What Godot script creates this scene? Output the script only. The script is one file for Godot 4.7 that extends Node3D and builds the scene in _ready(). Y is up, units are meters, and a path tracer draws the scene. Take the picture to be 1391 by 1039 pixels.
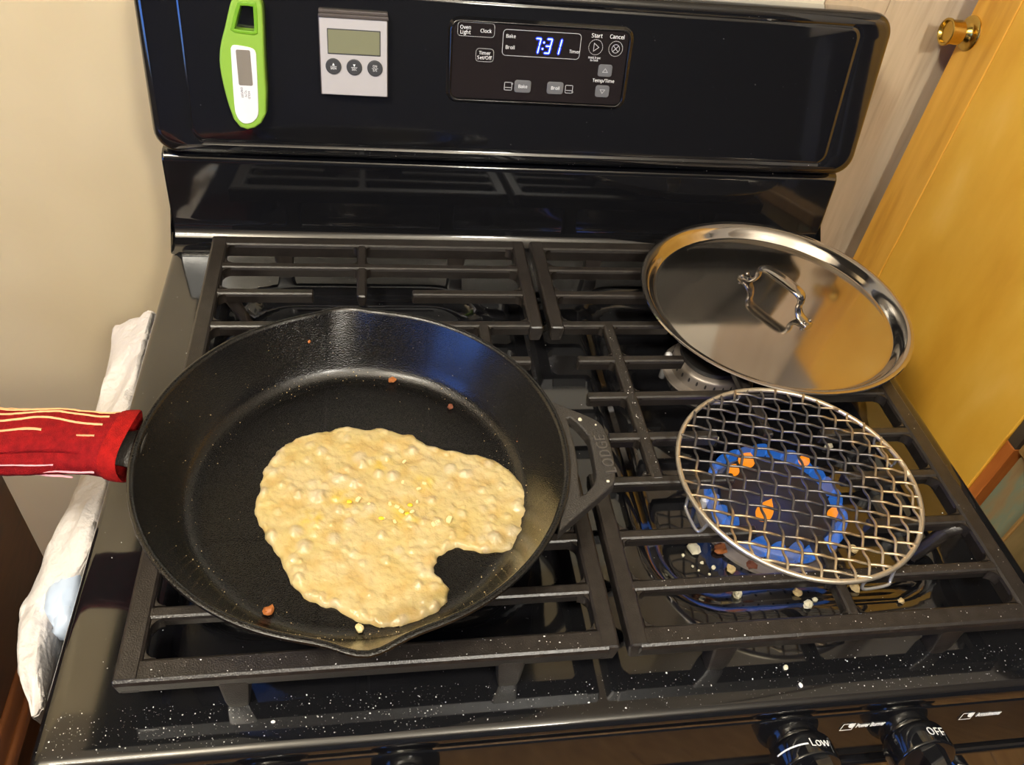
extends Node3D
# A black gas range with a cast-iron skillet, a flatbread, a lid and a wire rack over a lit burner.
# Shapes are given in metres with y = 0 on the cooktop; T lifts them so that the floor lies at y = 0.

const T := 0.915
var taken := {}
var bases := {}
var rng := RandomNumberGenerator.new()
var M := {}

# ------------------------------------------------------------------ geometry
class Geo:
	var p := PackedVector3Array()
	var c := PackedColorArray()
	var xf := Transform3D.IDENTITY
	var col := Color.WHITE

	func tri(a: Vector3, b: Vector3, d: Vector3) -> void:   # counter-clockwise seen from outside
		p.append(xf * a); p.append(xf * b); p.append(xf * d)
		c.append(col); c.append(col); c.append(col)

	func quad(a: Vector3, b: Vector3, d: Vector3, e: Vector3) -> void:
		tri(a, b, d); tri(a, d, e)

	func loft(loops: Array, cap0 := true, cap1 := true, around := true) -> void:
		for i in loops.size() - 1:
			var A: PackedVector3Array = loops[i]
			var B: PackedVector3Array = loops[i + 1]
			var n := A.size()
			for j in (n if around else n - 1):
				var k := (j + 1) % n
				quad(A[j], A[k], B[k], B[j])
		if cap0: fan(loops[0], true)
		if cap1: fan(loops[loops.size() - 1], false)

	func fan(loop: PackedVector3Array, back: bool) -> void:
		var m := Vector3.ZERO
		for v in loop: m += v
		m /= loop.size()
		for j in loop.size():
			var k := (j + 1) % loop.size()
			if back: tri(m, loop[k], loop[j])
			else: tri(m, loop[j], loop[k])

	func flat(poly: PackedVector2Array, z: float, back := false) -> void:
		var ix := Geometry2D.triangulate_polygon(poly)
		for i in range(0, ix.size(), 3):
			var a := poly[ix[i]]
			var b := poly[ix[i + 1]]
			var d := poly[ix[i + 2]]
			var ccw := (b - a).cross(d - a) > 0.0
			if ccw == back:
				var s := b; b = d; d = s
			tri(Vector3(a.x, a.y, z), Vector3(b.x, b.y, z), Vector3(d.x, d.y, z))

	static func inset(poly: PackedVector2Array, by: float) -> PackedVector2Array:
		var r := PackedVector2Array()
		var n := poly.size()
		for i in n:
			var e0 := (poly[i] - poly[(i + n - 1) % n]).normalized()
			var e1 := (poly[(i + 1) % n] - poly[i]).normalized()
			var n0 := Vector2(-e0.y, e0.x)
			var n1 := Vector2(-e1.y, e1.x)
			r.append(poly[i] + (n0 + n1) / maxf(0.4, 1.0 + n0.dot(n1)) * by)
		return r

	static func at(poly: PackedVector2Array, z: float) -> PackedVector3Array:
		var r := PackedVector3Array()
		for v in poly: r.append(Vector3(v.x, v.y, z))
		return r

	# outline in local XY, from z0 up to z1, with a rounded upper edge
	func prism(poly: PackedVector2Array, z0: float, z1: float, bevel := 0.0, low := 0.0) -> void:
		var lv := []
		if low > 0.0: lv.append(Geo.at(Geo.inset(poly, low), z0)); lv.append(Geo.at(poly, z0 + low))
		else: lv.append(Geo.at(poly, z0))
		var top := poly
		if bevel > 0.0:
			for s in 4:
				var t := s / 3.0 * PI / 2
				top = Geo.inset(poly, bevel * (1.0 - cos(t)))
				lv.append(Geo.at(top, z1 - bevel + bevel * sin(t)))
		else: lv.append(Geo.at(poly, z1))
		loft(lv, false, false)
		flat(top, z1)
		flat(Geo.inset(poly, low) if low > 0.0 else poly, z0, true)

	# plate with a hole: two outlines of the same number of points
	func ring(outer: PackedVector2Array, inner: PackedVector2Array, z0: float, z1: float, bev: float) -> void:
		var lv := [Geo.at(inner, z0), Geo.at(outer, z0)]
		for s in 4:
			var t := s / 3.0 * PI / 2
			lv.append(Geo.at(Geo.inset(outer, bev * (1.0 - cos(t))), z1 - bev + bev * sin(t)))
		for s in 4:
			var t := (3 - s) / 3.0 * PI / 2
			lv.append(Geo.at(Geo.inset(inner, -bev * (1.0 - cos(t))), z1 - bev + bev * sin(t)))
		lv.append(Geo.at(inner, z0))
		loft(lv, false, false)

	func lathe(prof: Array, n: int, a0 := 0.0) -> void:      # prof: Vector2(radius, y) from bottom outside to top inside
		var loops := []
		for v in prof:
			var l := PackedVector3Array()
			for j in n:
				var a := a0 + TAU * j / n
				l.append(Vector3(cos(a) * v.x, v.y, -sin(a) * v.x))
			loops.append(l)
		loft(loops, false, false)

	func tube(pts: PackedVector3Array, rad: Variant, n := 8, closed := false, flatten := 1.0, up := Vector3.UP) -> void:
		var loops := []
		var m := pts.size()
		for i in m:
			var a := pts[(i + m - 1) % m] if closed or i > 0 else pts[i]
			var b := pts[(i + 1) % m] if closed or i < m - 1 else pts[i]
			var d := (b - a).normalized()
			var u := up
			if absf(d.dot(u)) > 0.97: u = Vector3(0.3, 0.1, 0.9).normalized()
			var s := d.cross(u).normalized()
			var w := s.cross(d).normalized()
			var r: float = rad if rad is float else rad[i]
			var l := PackedVector3Array()
			for j in n:
				var t := TAU * j / n
				l.append(pts[i] + s * cos(t) * r + w * sin(t) * r * flatten)
			loops.append(l)
		if closed: loops.append(loops[0])
		for l in loops: l.reverse()
		loft(loops, not closed, not closed)
		
	# a cast bar along p0-p1: narrow at the foot, chamfered at the top
	func bar(p0: Vector3, p1: Vector3, wt: float, wb: float, h: float, ch := 0.0018) -> void:
		var d := (p1 - p0).normalized()
		var s := d.cross(Vector3.UP).normalized()
		var loops := []
		for q in [[p0, 0.0012, 0.0], [p0, 0.0, 0.0012], [p1, 0.0, -0.0012], [p1, 0.0012, 0.0]]:
			var k: float = q[1]
			var o: Vector3 = q[0] + d * q[2]
			var l := PackedVector3Array()
			for v in [Vector2(-wb / 2 + k, -h), Vector2(wb / 2 - k, -h), Vector2(wt / 2 - k, -ch * 1.4), Vector2(wt / 2 - ch * 0.35 - k, -ch * 0.45), Vector2(wt / 2 - ch - k, -k), Vector2(-wt / 2 + ch + k, -k), Vector2(-wt / 2 + ch * 0.35 + k, -ch * 0.45), Vector2(-wt / 2 + k, -ch * 1.4)]:
				l.append(o - s * v.x + Vector3(0, v.y, 0))
			loops.append(l)
		for l in loops: l.reverse()
		loft(loops)

	func blob(o: Vector3, r: Vector3, n := 8, m := 5, rough := 0.0, seed := 1) -> void:
		var g := RandomNumberGenerator.new(); g.seed = seed
		var loops := []
		for i in m + 1:
			var t := PI * i / m
			var l := PackedVector3Array()
			for j in n:
				var a := TAU * j / n
				var k := 1.0 + (g.randf() - 0.5) * rough
				if i == 0 or i == m: k = 1.0
				l.append(o + Vector3(cos(a) * sin(t) * r.x * k, -cos(t) * r.y * k, -sin(a) * sin(t) * r.z * k))
			loops.append(l)
		loft(loops, false, false)

	func mesh(angle := 40.0, colored := false, shift := Vector3.ZERO) -> ArrayMesh:
		var nf := p.size() / 3
		var fn := PackedVector3Array(); fn.resize(nf)
		var un := PackedVector3Array(); un.resize(nf)
		var at_ := {}
		var keys := []; keys.resize(p.size())
		for f in nf:
			var n := (p[f * 3 + 1] - p[f * 3]).cross(p[f * 3 + 2] - p[f * 3])
			fn[f] = n
			un[f] = n.normalized()
			for k in 3:
				var key := Vector3i((p[f * 3 + k] * 30000.0).round())
				keys[f * 3 + k] = key
				if at_.has(key): at_[key].append(f)
				else: at_[key] = [f]
		var lim := cos(deg_to_rad(angle))
		var V := PackedVector3Array(); V.resize(p.size())
		var N := PackedVector3Array(); N.resize(p.size())
		var C := PackedColorArray(); C.resize(p.size())
		for f in nf:
			for k in 3:
				var s := Vector3.ZERO
				var me := un[f]
				for q in at_[keys[f * 3 + k]]:
					if un[q].dot(me) > lim: s += fn[q]
				var o := f * 3 + (0 if k == 0 else 3 - k)
				V[o] = p[f * 3 + k] - shift
				N[o] = s.normalized() if s.length_squared() > 0.0 else Vector3.UP
				C[o] = c[f * 3 + k]
		var a := []
		a.resize(Mesh.ARRAY_MAX)
		a[Mesh.ARRAY_VERTEX] = V
		a[Mesh.ARRAY_NORMAL] = N
		if colored: a[Mesh.ARRAY_COLOR] = C
		var r := ArrayMesh.new()
		r.add_surface_from_arrays(Mesh.PRIMITIVE_TRIANGLES, a)
		return r

# ------------------------------------------------------------------ naming
func numbered(called: String) -> String:
	var n: int = taken.get(called, 0)
	taken[called] = n + 1
	return called if n == 0 else "%s_%03d" % [called, n]

func tag(o: Node, label := "", category := "", group := "", kind := "") -> void:
	if label: o.set_meta("label", label)
	if category: o.set_meta("category", category)
	if group: o.set_meta("group", group)
	if kind: o.set_meta("kind", kind)

func thing(called: String, label: String, category: String, base: Vector3, group := "") -> Node3D:
	var o := Node3D.new()
	o.name = numbered(called)
	add_child(o)
	o.position = base + Vector3(0, T, 0)
	bases[o] = base
	tag(o, label, category, group)
	return o

# commits a shape, given in cooktop coordinates, as one mesh under its thing (or as a top-level thing)
func obj(called: String, g: Geo, m: Material, parent: Node3D = null, angle := 40.0, colored := false, base := Vector3.ZERO) -> MeshInstance3D:
	var o := MeshInstance3D.new()
	var b: Vector3 = bases[parent] if parent else base
	o.mesh = g.mesh(angle, colored, b)
	o.material_override = m
	if parent:
		o.name = called
		parent.add_child(o, true)
	else:
		o.name = numbered(called)
		add_child(o)
		o.position = base + Vector3(0, T, 0)
	bases[o] = b
	return o

func struct(called: String, g: Geo, m: Material, label: String, category := "", base := Vector3.ZERO) -> MeshInstance3D:
	var o := obj(called, g, m, null, 30.0, false, base)
	tag(o, label, category, "", "structure")
	return o

func text(parent: Node3D, s: String, xf: Transform3D, height: float, m: Material, called := "lettering", wide := 1.0, deep := 0.0003) -> MeshInstance3D:
	var t := TextMesh.new()
	var f := SystemFont.new()
	f.font_names = PackedStringArray(["Droid Sans"])
	t.font = f
	t.text = s
	t.font_size = 28
	t.pixel_size = height / (0.72 * 28.0)
	t.depth = deep
	t.curve_step = 2.0
	var o := MeshInstance3D.new()
	o.mesh = t
	o.material_override = m
	o.name = called
	parent.add_child(o, true)
	var x := xf
	x.basis = xf.basis * Basis.from_scale(Vector3(wide, 1, 1))
	x.origin = xf.origin - bases[parent]
	o.transform = x
	return o

# ------------------------------------------------------------------ outlines
func rrect(x0: float, x1: float, y0: float, y1: float, r: float, n := 5) -> PackedVector2Array:
	var q := PackedVector2Array()
	for k in 4:
		var cx := x1 - r if k == 0 or k == 3 else x0 + r
		var cy := y1 - r if k < 2 else y0 + r
		for i in n + 1:
			var a := PI / 2 * (k + float(i) / n)
			q.append(Vector2(cx + cos(a) * r, cy + sin(a) * r))
	return q

func circle(c: Vector2, r: float, n := 24) -> PackedVector2Array:
	var q := PackedVector2Array()
	for i in n: q.append(c + Vector2.from_angle(TAU * i / n) * r)
	return q

func smooth_loop(pts: PackedVector2Array, per := 4) -> PackedVector2Array:
	var q := PackedVector2Array()
	var n := pts.size()
	for i in n:
		for k in per:
			q.append(pts[i].cubic_interpolate(pts[(i + 1) % n], pts[(i + n - 1) % n], pts[(i + 2) % n], float(k) / per))
	return q

func curve3(pts: PackedVector3Array, per := 5) -> PackedVector3Array:
	var q := PackedVector3Array()
	var n := pts.size()
	for i in n - 1:
		for k in per:
			q.append(pts[i].cubic_interpolate(pts[i + 1], pts[maxi(i - 1, 0)], pts[mini(i + 2, n - 1)], float(k) / per))
	q.append(pts[n - 1])
	return q

# where a ray from c at angle a leaves an outline
func reach(poly: PackedVector2Array, c: Vector2, a: float) -> Vector2:
	var d := Vector2.from_angle(a)
	var best := 0.0
	for i in poly.size():
		var h = Geometry2D.segment_intersects_segment(c, c + d * 3.0, poly[i], poly[(i + 1) % poly.size()])
		if h != null: best = maxf(best, (h - c).length())
	return c + d * best

func box(g: Geo, a: Vector3, b: Vector3, bev := 0.0) -> void:
	var keep := g.xf
	g.xf = keep * Transform3D(Basis(Vector3(1, 0, 0), Vector3(0, 0, -1), Vector3(0, 1, 0)), Vector3.ZERO)
	var poly := PackedVector2Array([Vector2(a.x, -b.z), Vector2(b.x, -b.z), Vector2(b.x, -a.z), Vector2(a.x, -a.z)])
	if bev > 0.0: poly = rrect(a.x, b.x, -b.z, -a.z, bev, 2)
	g.prism(poly, a.y, b.y, bev, bev)
	g.xf = keep

const LAY := Basis(Vector3(1, 0, 0), Vector3(0, 0, -1), Vector3(0, 1, 0))   # local XY outline laid flat, its normal up

# ------------------------------------------------------------------ materials
func noise_tex(freq: float, oct := 4, seed := 1, ramp: Gradient = null, normal := false, bump := 4.0, kind := FastNoiseLite.TYPE_SIMPLEX_SMOOTH, size := 512) -> NoiseTexture2D:
	var n := FastNoiseLite.new()
	n.noise_type = kind
	n.seed = seed
	n.frequency = freq
	n.fractal_octaves = oct
	var t := NoiseTexture2D.new()
	t.width = size; t.height = size
	t.seamless = true
	t.noise = n
	t.as_normal_map = normal
	t.bump_strength = bump
	if ramp: t.color_ramp = ramp
	return t

func ramp(cols: Array, at := []) -> Gradient:
	var g := Gradient.new()
	var o := PackedFloat32Array()
	var c := PackedColorArray()
	for i in cols.size():
		o.append(at[i] if at.size() else float(i) / (cols.size() - 1))
		c.append(cols[i])
	g.offsets = o
	g.colors = c
	return g

func mat(called: String, col: Color, rough: float, metal := 0.0, spec := 0.5) -> StandardMaterial3D:
	var m := StandardMaterial3D.new()
	m.resource_name = called
	m.albedo_color = col
	m.roughness = rough
	m.metallic = metal
	m.metallic_specular = spec
	return m

func tri3(m: StandardMaterial3D, scale: Vector3, world := true) -> void:
	m.uv1_triplanar = true
	m.uv1_world_triplanar = world
	m.uv1_scale = scale
	m.uv1_triplanar_sharpness = 6.0

func wood(called: String, cols: Array, scale: Vector3, rough := 0.4, seed := 5, at := []) -> StandardMaterial3D:
	var m := mat(called, Color.WHITE, rough)
	m.albedo_texture = noise_tex(0.012, 5, seed, ramp(cols, at))
	tri3(m, scale)
	return m

func glow(called: String, col: Color, energy: float, alpha := 1.0) -> StandardMaterial3D:
	var m := mat(called, Color(col.r * 0.3, col.g * 0.3, col.b * 0.3, alpha), 0.6)
	m.emission_enabled = true
	m.emission = col
	m.emission_energy_multiplier = energy
	if alpha < 1.0: m.transparency = BaseMaterial3D.TRANSPARENCY_ALPHA
	return m

func make_materials() -> void:
	M.black = mat("black porcelain", Color(0.07, 0.07, 0.078), 0.05, 0.0, 0.7)
	M.black.clearcoat_enabled = true
	M.black.clearcoat = 0.3
	M.black.clearcoat_roughness = 0.04
	M.black.roughness_texture = noise_tex(0.01, 5, 9, ramp([Color(0.75, 0.75, 0.75), Color(1, 1, 1)]))
	M.black.roughness = 0.075
	tri3(M.black, Vector3(3, 3, 3))
	M.black_matte = mat("black enamel", Color(0.075, 0.07, 0.07), 0.3, 0.0, 0.5)
	M.panel = mat("control glass", Color(0.13, 0.11, 0.11), 0.06, 0.0, 0.55)
	M.grate = mat("cast iron enamel", Color(0.165, 0.148, 0.136), 0.36, 0.0, 0.6)
	M.grate.albedo_texture = noise_tex(0.02, 5, 3, ramp([Color(0.62, 0.58, 0.55), Color(1, 0.98, 0.96)]))
	M.grate.heightmap_enabled = true
	M.grate.heightmap_scale = 0.02
	M.grate.heightmap_texture = noise_tex(0.16, 4, 12)
	tri3(M.grate, Vector3(9, 9, 9))
	M.iron = mat("seasoned iron", Color(0.055, 0.05, 0.048), 0.17, 0.0, 0.56)
	M.iron.clearcoat_enabled = true
	M.iron.clearcoat = 0.25
	M.iron.clearcoat_roughness = 0.15
	M.iron.heightmap_enabled = true
	M.iron.heightmap_scale = 0.028
	M.iron.heightmap_texture = noise_tex(0.13, 3, 22)
	tri3(M.iron, Vector3(12, 12, 12))
	M.iron_handle = mat("dry iron", Color(0.2, 0.185, 0.17), 0.48, 0.0, 0.5)
	M.iron_handle.heightmap_enabled = true
	M.iron_handle.heightmap_scale = 0.05
	M.iron_handle.heightmap_texture = noise_tex(0.1, 4, 23)
	tri3(M.iron_handle, Vector3(12, 12, 12))
	M.iron_letter = mat("worn iron", Color(0.30, 0.28, 0.26), 0.35, 0.0, 0.6)
	M.steel = mat("polished steel", Color(0.76, 0.735, 0.705), 0.06, 0.985)
	M.steel.roughness_texture = noise_tex(0.008, 5, 31, ramp([Color(0.6, 0.6, 0.6), Color(1, 1, 1)]))
	tri3(M.steel, Vector3(5, 5, 5))
	M.steel.roughness = 0.12
	M.wire = mat("heat-tinted wire", Color.WHITE, 0.36, 0.85)
	M.wire.vertex_color_use_as_albedo = true
	M.bread = mat("fried dough", Color.WHITE, 0.3, 0.0, 0.5)
	M.bread.vertex_color_use_as_albedo = true
	M.bread.subsurf_scatter_enabled = true
	M.bread.subsurf_scatter_strength = 0.08
	M.bread.heightmap_enabled = true
	M.bread.heightmap_scale = 0.022
	M.bread.heightmap_texture = noise_tex(0.055, 2, 41, ramp([Color(1, 1, 1), Color(0.72, 0.72, 0.72), Color(0.15, 0.15, 0.15), Color(0, 0, 0)]), false, 4.0, FastNoiseLite.TYPE_CELLULAR)
	tri3(M.bread, Vector3(11, 11, 11))
	M.flake = mat("pale flake", Color(0.90, 0.82, 0.60), 0.35)
	M.butter = mat("butter", Color(0.95, 0.78, 0.2), 0.25)
	M.crumb_tan = mat("tan crumb", Color(0.78, 0.68, 0.48), 0.6)
	M.crumb_pale = mat("pale crumb", Color(0.86, 0.83, 0.72), 0.6)
	M.crumb_brown = mat("browned crumb", Color(0.62, 0.36, 0.16), 0.55)
	M.crumb_dark = mat("toasted crumb", Color(0.45, 0.25, 0.16), 0.6)
	M.flour = mat("flour", Color(0.93, 0.92, 0.9), 0.8)
	M.green = mat("lime plastic", Color(0.54, 0.70, 0.25), 0.42)
	M.green_dark = mat("lime plastic side", Color(0.42, 0.62, 0.1), 0.45)
	M.white = mat("white plastic", Color(0.93, 0.92, 0.92), 0.4)
	M.grey_lcd = mat("grey display", Color(0.52, 0.49, 0.45), 0.2)
	M.olive_lcd = mat("olive display", Color(0.49, 0.49, 0.39), 0.22)
	M.silver = mat("brushed silver", Color(0.80, 0.78, 0.78), 0.4, 0.35)
	M.timer_body = mat("grey plastic", Color(0.30, 0.27, 0.26), 0.35)
	M.rubber = mat("dark rubber", Color(0.21, 0.21, 0.22), 0.5)
	M.print = mat("white print", Color(0.95, 0.95, 0.95), 0.5)
	M.print_dim = mat("pale grey print", Color(0.72, 0.72, 0.73), 0.5)
	M.print_dark = mat("grey print", Color(0.35, 0.34, 0.36), 0.5)
	M.key = mat("grey key", Color(0.40, 0.40, 0.41), 0.35)
	M.red = mat("red cotton", Color(0.56, 0.06, 0.07), 0.85, 0.0, 0.3)
	M.red.albedo_texture = noise_tex(0.02, 4, 51, ramp([Color(0.78, 0.72, 0.8), Color(1, 1, 1)]))
	M.red.heightmap_enabled = true
	M.red.heightmap_scale = 0.05
	M.red.heightmap_texture = noise_tex(0.12, 3, 52)
	tri3(M.red, Vector3(14, 14, 14))
	M.red_hem = M.red.duplicate()
	M.red_hem.albedo_color = Color(0.64, 0.08, 0.06)
	M.stitch = mat("cream stitching", Color(0.90, 0.66, 0.46), 0.8)
	M.stitch_pink = mat("pink stitching", Color(0.88, 0.60, 0.62), 0.8)
	M.cloth = mat("white cloth", Color(0.86, 0.83, 0.81), 0.85, 0.0, 0.3)
	M.cloth.heightmap_enabled = true
	M.cloth.heightmap_scale = 0.12
	M.cloth.heightmap_texture = noise_tex(0.03, 4, 61)
	tri3(M.cloth, Vector3(7, 7, 7))
	M.film = mat("bluish white film", Color(0.78, 0.84, 0.93), 0.3)
	M.wall = mat("cream paint", Color(0.90, 0.825, 0.67), 0.62)
	M.wall.albedo_texture = noise_tex(0.006, 3, 71, ramp([Color(0.95, 0.94, 0.92), Color(1, 1, 1)]))
	tri3(M.wall, Vector3(1, 1, 1))
	M.ceiling = mat("ceiling paint", Color(0.84, 0.81, 0.76), 0.8)
	M.white_panel = mat("white panel", Color(0.88, 0.86, 0.79), 0.5)
	M.door = wood("honey stained door", [Color(0.86, 0.62, 0.19), Color(0.91, 0.68, 0.235), Color(0.94, 0.72, 0.27), Color(0.97, 0.77, 0.36)], Vector3(2.4, 0.6, 1.6), 0.42, 6)
	M.stile = wood("honey stained stile", [Color(0.80, 0.56, 0.18), Color(0.89, 0.66, 0.25), Color(0.93, 0.71, 0.30)], Vector3(5, 0.6, 5), 0.4, 7)
	M.grey_wood = wood("weathered grey board", [Color(0.66, 0.58, 0.49), Color(0.76, 0.69, 0.59), Color(0.79, 0.72, 0.62), Color(0.72, 0.64, 0.54)], Vector3(6, 0.5, 6), 0.6, 8)
	M.tan_wood = wood("tan wood", [Color(0.52, 0.38, 0.2), Color(0.68, 0.53, 0.32)], Vector3(8, 0.8, 8), 0.5, 9)
	M.jamb = wood("orange brown wood", [Color(0.70, 0.38, 0.16), Color(0.82, 0.50, 0.24)], Vector3(8, 1, 8), 0.45, 10)
	M.green_wood = wood("worn green brown wood", [Color(0.52, 0.40, 0.27), Color(0.60, 0.50, 0.35), Color(0.50, 0.53, 0.44), Color(0.66, 0.55, 0.38)], Vector3(5, 1.2, 5), 0.5, 11)
	M.olive_wood = wood("olive brown wood", [Color(0.40, 0.33, 0.2), Color(0.56, 0.47, 0.31)], Vector3(6, 1, 6), 0.5, 12)
	M.dark_wood = wood("dark brown wood", [Color(0.14, 0.075, 0.04), Color(0.27, 0.15, 0.075), Color(0.2, 0.1, 0.05)], Vector3(2, 7, 2), 0.4, 13)
	M.brown_trim = wood("brown wood trim", [Color(0.36, 0.19, 0.08), Color(0.48, 0.28, 0.13)], Vector3(1.5, 9, 1.5), 0.4, 14)
	M.floor = wood("oak plank", [Color(0.50, 0.35, 0.19), Color(0.68, 0.52, 0.31)], Vector3(6, 6, 0.8), 0.45, 15)
	M.brass = mat("brass", Color(0.80, 0.68, 0.36), 0.24, 1.0)
	M.hinge = mat("dark metal", Color(0.36, 0.31, 0.26), 0.45, 0.3)
	M.burner = mat("grey aluminium", Color(0.58, 0.54, 0.50), 0.45, 0.6)
	M.cap = mat("burner cap", Color(0.13, 0.12, 0.115), 0.5)
	M.far_wall = mat("far wall paint", Color(0.22, 0.235, 0.28), 0.8)
	M.dim_wall = mat("dim wall paint", Color(0.36, 0.34, 0.33), 0.8)
	M.side_wall = mat("greige paint", Color(0.62, 0.58, 0.52), 0.7)
	M.glass = mat("window glass", Color(1, 1, 1, 0.06), 0.02)
	M.glass.transparency = BaseMaterial3D.TRANSPARENCY_ALPHA
	M.knob_print = mat("knob print", Color(0.92, 0.92, 0.92), 0.5)

# ------------------------------------------------------------------ build
func _ready() -> void:
	rng.seed = 20
	# camera
	var cam := Camera3D.new()
	cam.name = "camera"
	cam.transform = Transform3D(Basis(Vector3.UP, -0.235879) * Basis(Vector3.RIGHT, -0.761716) * Basis(Vector3.BACK, 0.152276), Vector3(-0.166425, 0.539695 + T, 0.809012))
	cam.fov = rad_to_deg(2.0 * atan(519.5 / 1101.47))
	cam.near = 0.02
	add_child(cam)
	cam.current = true
	# sky and exposure
	var env := Environment.new()
	var sky := Sky.new()
	var sm := ProceduralSkyMaterial.new()
	sm.sky_top_color = Color(0.18, 0.42, 0.85)
	sm.sky_horizon_color = Color(0.30, 0.54, 0.95)
	sm.ground_bottom_color = Color(0.2, 0.24, 0.3)
	sm.ground_horizon_color = Color(0.42, 0.62, 0.92)
	sm.energy_multiplier = 13.0
	sky.sky_material = sm
	env.background_mode = Environment.BG_SKY
	env.sky = sky
	env.ambient_light_source = Environment.AMBIENT_SOURCE_DISABLED
	env.tonemap_mode = Environment.TONE_MAPPER_LINEAR
	env.tonemap_exposure = 0.74
	env.sdfgi_enabled = true
	env.ssao_enabled = true
	env.ssil_enabled = true
	var we := WorldEnvironment.new()
	we.name = "world_environment"
	we.environment = env
	add_child(we)
	make_materials()
	# the warm lamp over the kitchen floor and a weaker pendant further left
	lamp("ceiling_lamp", "round frosted lamp hanging in the middle of the kitchen", Vector3(0.205, 1.18, 1.55), 0.085, Color(1.0, 0.98, 0.93), 1.95)
	lamp("pendant_lamp", "large frosted pendant globe hanging on the left of the kitchen", Vector3(-0.72, 1.34, 1.0), 0.12, Color(1.0, 0.97, 0.90), 2.9)
	room()
	right_side()
	left_side()
	stove()
	grates()
	burners()
	skillet()
	bread()
	mitt()
	lid()
	rack()
	gadgets()
	crumbs()

func lamp(called: String, label: String, at: Vector3, r: float, col: Color, energy: float) -> void:
	var o := thing(called, label, "lamp", at)
	var g := Geo.new()
	g.blob(at, Vector3(r, r * 0.8, r), 24, 12)
	obj("globe", g, glow("lamp glass", col, 6.0), o)
	var k := Geo.new()
	k.xf.origin = at + Vector3(0, r * 0.7, 0)
	var top := 1.5 - at.y - r * 0.7
	k.lathe([Vector2(0.03, 0), Vector2(0.03, 0.02), Vector2(0.006, 0.025), Vector2(0.006, top - 0.02), Vector2(0.05, top - 0.018), Vector2(0.05, top)], 20)
	obj("stem", k, M.brass, o)
	var l := OmniLight3D.new()
	l.name = "light"
	l.light_color = col
	l.light_energy = energy
	l.light_size = r
	l.shadow_enabled = true
	l.omni_range = 8.0
	l.omni_attenuation = 2.0
	o.add_child(l)

# ---- room shell
func room() -> void:
	var g := Geo.new()
	box(g, Vector3(-2.3, -1.0, -0.3), Vector3(2.4, -0.93, 3.4))
	var fl := struct("floor", g, M.floor, "wooden plank floor of the kitchen", "floor")
	for i in 12:                                                    # the boards nearest the range
		var pg := Geo.new()
		box(pg, Vector3(0.40 + i * 0.115, -0.93, 0.62), Vector3(0.40 + i * 0.115 + 0.113, -0.915, 1.6), 0.0015)
		obj("plank", pg, M.floor, fl)
	g = Geo.new(); box(g, Vector3(-2.3, 1.5, -0.3), Vector3(2.4, 1.6, 3.4))
	struct("ceiling", g, M.ceiling, "plain kitchen ceiling above the range", "ceiling")
	g = Geo.new(); box(g, Vector3(-2.3, -0.93, -0.3), Vector3(2.4, 1.5, -0.145))
	var wb := struct("wall_back", g, M.wall, "cream painted wall behind the black range", "wall")
	g = Geo.new(); box(g, Vector3(-0.36, 0.12, -0.145), Vector3(0.367, 0.95, -0.134), 0.002)
	obj("panel", g, M.white_panel, wb)
	g = Geo.new(); box(g, Vector3(-2.3, -0.93, 3.3), Vector3(2.4, 1.5, 3.4))
	struct("wall_front", g, M.far_wall, "dim wall at the far end of the kitchen", "wall")
	g = Geo.new(); box(g, Vector3(2.4, -0.93, -0.3), Vector3(2.5, 1.5, 3.4))
	struct("wall_far", g, M.far_wall, "distant wall on the right side of the room", "wall")
	# left wall with a window opening
	g = Geo.new()
	box(g, Vector3(-2.4, -0.93, -0.2), Vector3(-2.3, 0.05, 3.4))
	box(g, Vector3(-2.4, 1.15, -0.2), Vector3(-2.3, 1.5, 3.4))
	box(g, Vector3(-2.4, 0.05, -0.2), Vector3(-2.3, 1.15, 1.3))
	box(g, Vector3(-2.4, 0.05, 2.8), Vector3(-2.3, 1.15, 3.4))
	struct("wall_left", g, M.dim_wall, "side wall on the left with a daylight window", "wall")
	g = Geo.new()
	for q in [[0.05, 0.09, 1.3, 2.8], [1.11, 1.15, 1.3, 2.8], [0.05, 1.15, 1.3, 1.34], [0.05, 1.15, 2.76, 2.8], [0.05, 1.15, 2.03, 2.07]]:
		box(g, Vector3(-2.37, q[0], q[2]), Vector3(-2.32, q[1], q[3]))
	var w := struct("window_1", g, M.white, "white framed window on the left wall", "window")
	g = Geo.new(); box(g, Vector3(-2.347, 0.09, 1.34), Vector3(-2.343, 1.11, 2.76))
	obj("pane", g, M.glass, w)
	# a dark cupboard on the wall above, seen only mirrored in the enamel
	g = Geo.new()
	box(g, Vector3(-0.60, 0.76, -0.145), Vector3(0.10, 1.5, 0.30), 0.01)
	var h := obj("upper_cabinet", g, M.black_matte)
	tag(h, "dark upper cabinet hung on the wall above the range", "cabinet", "", "structure")

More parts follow.
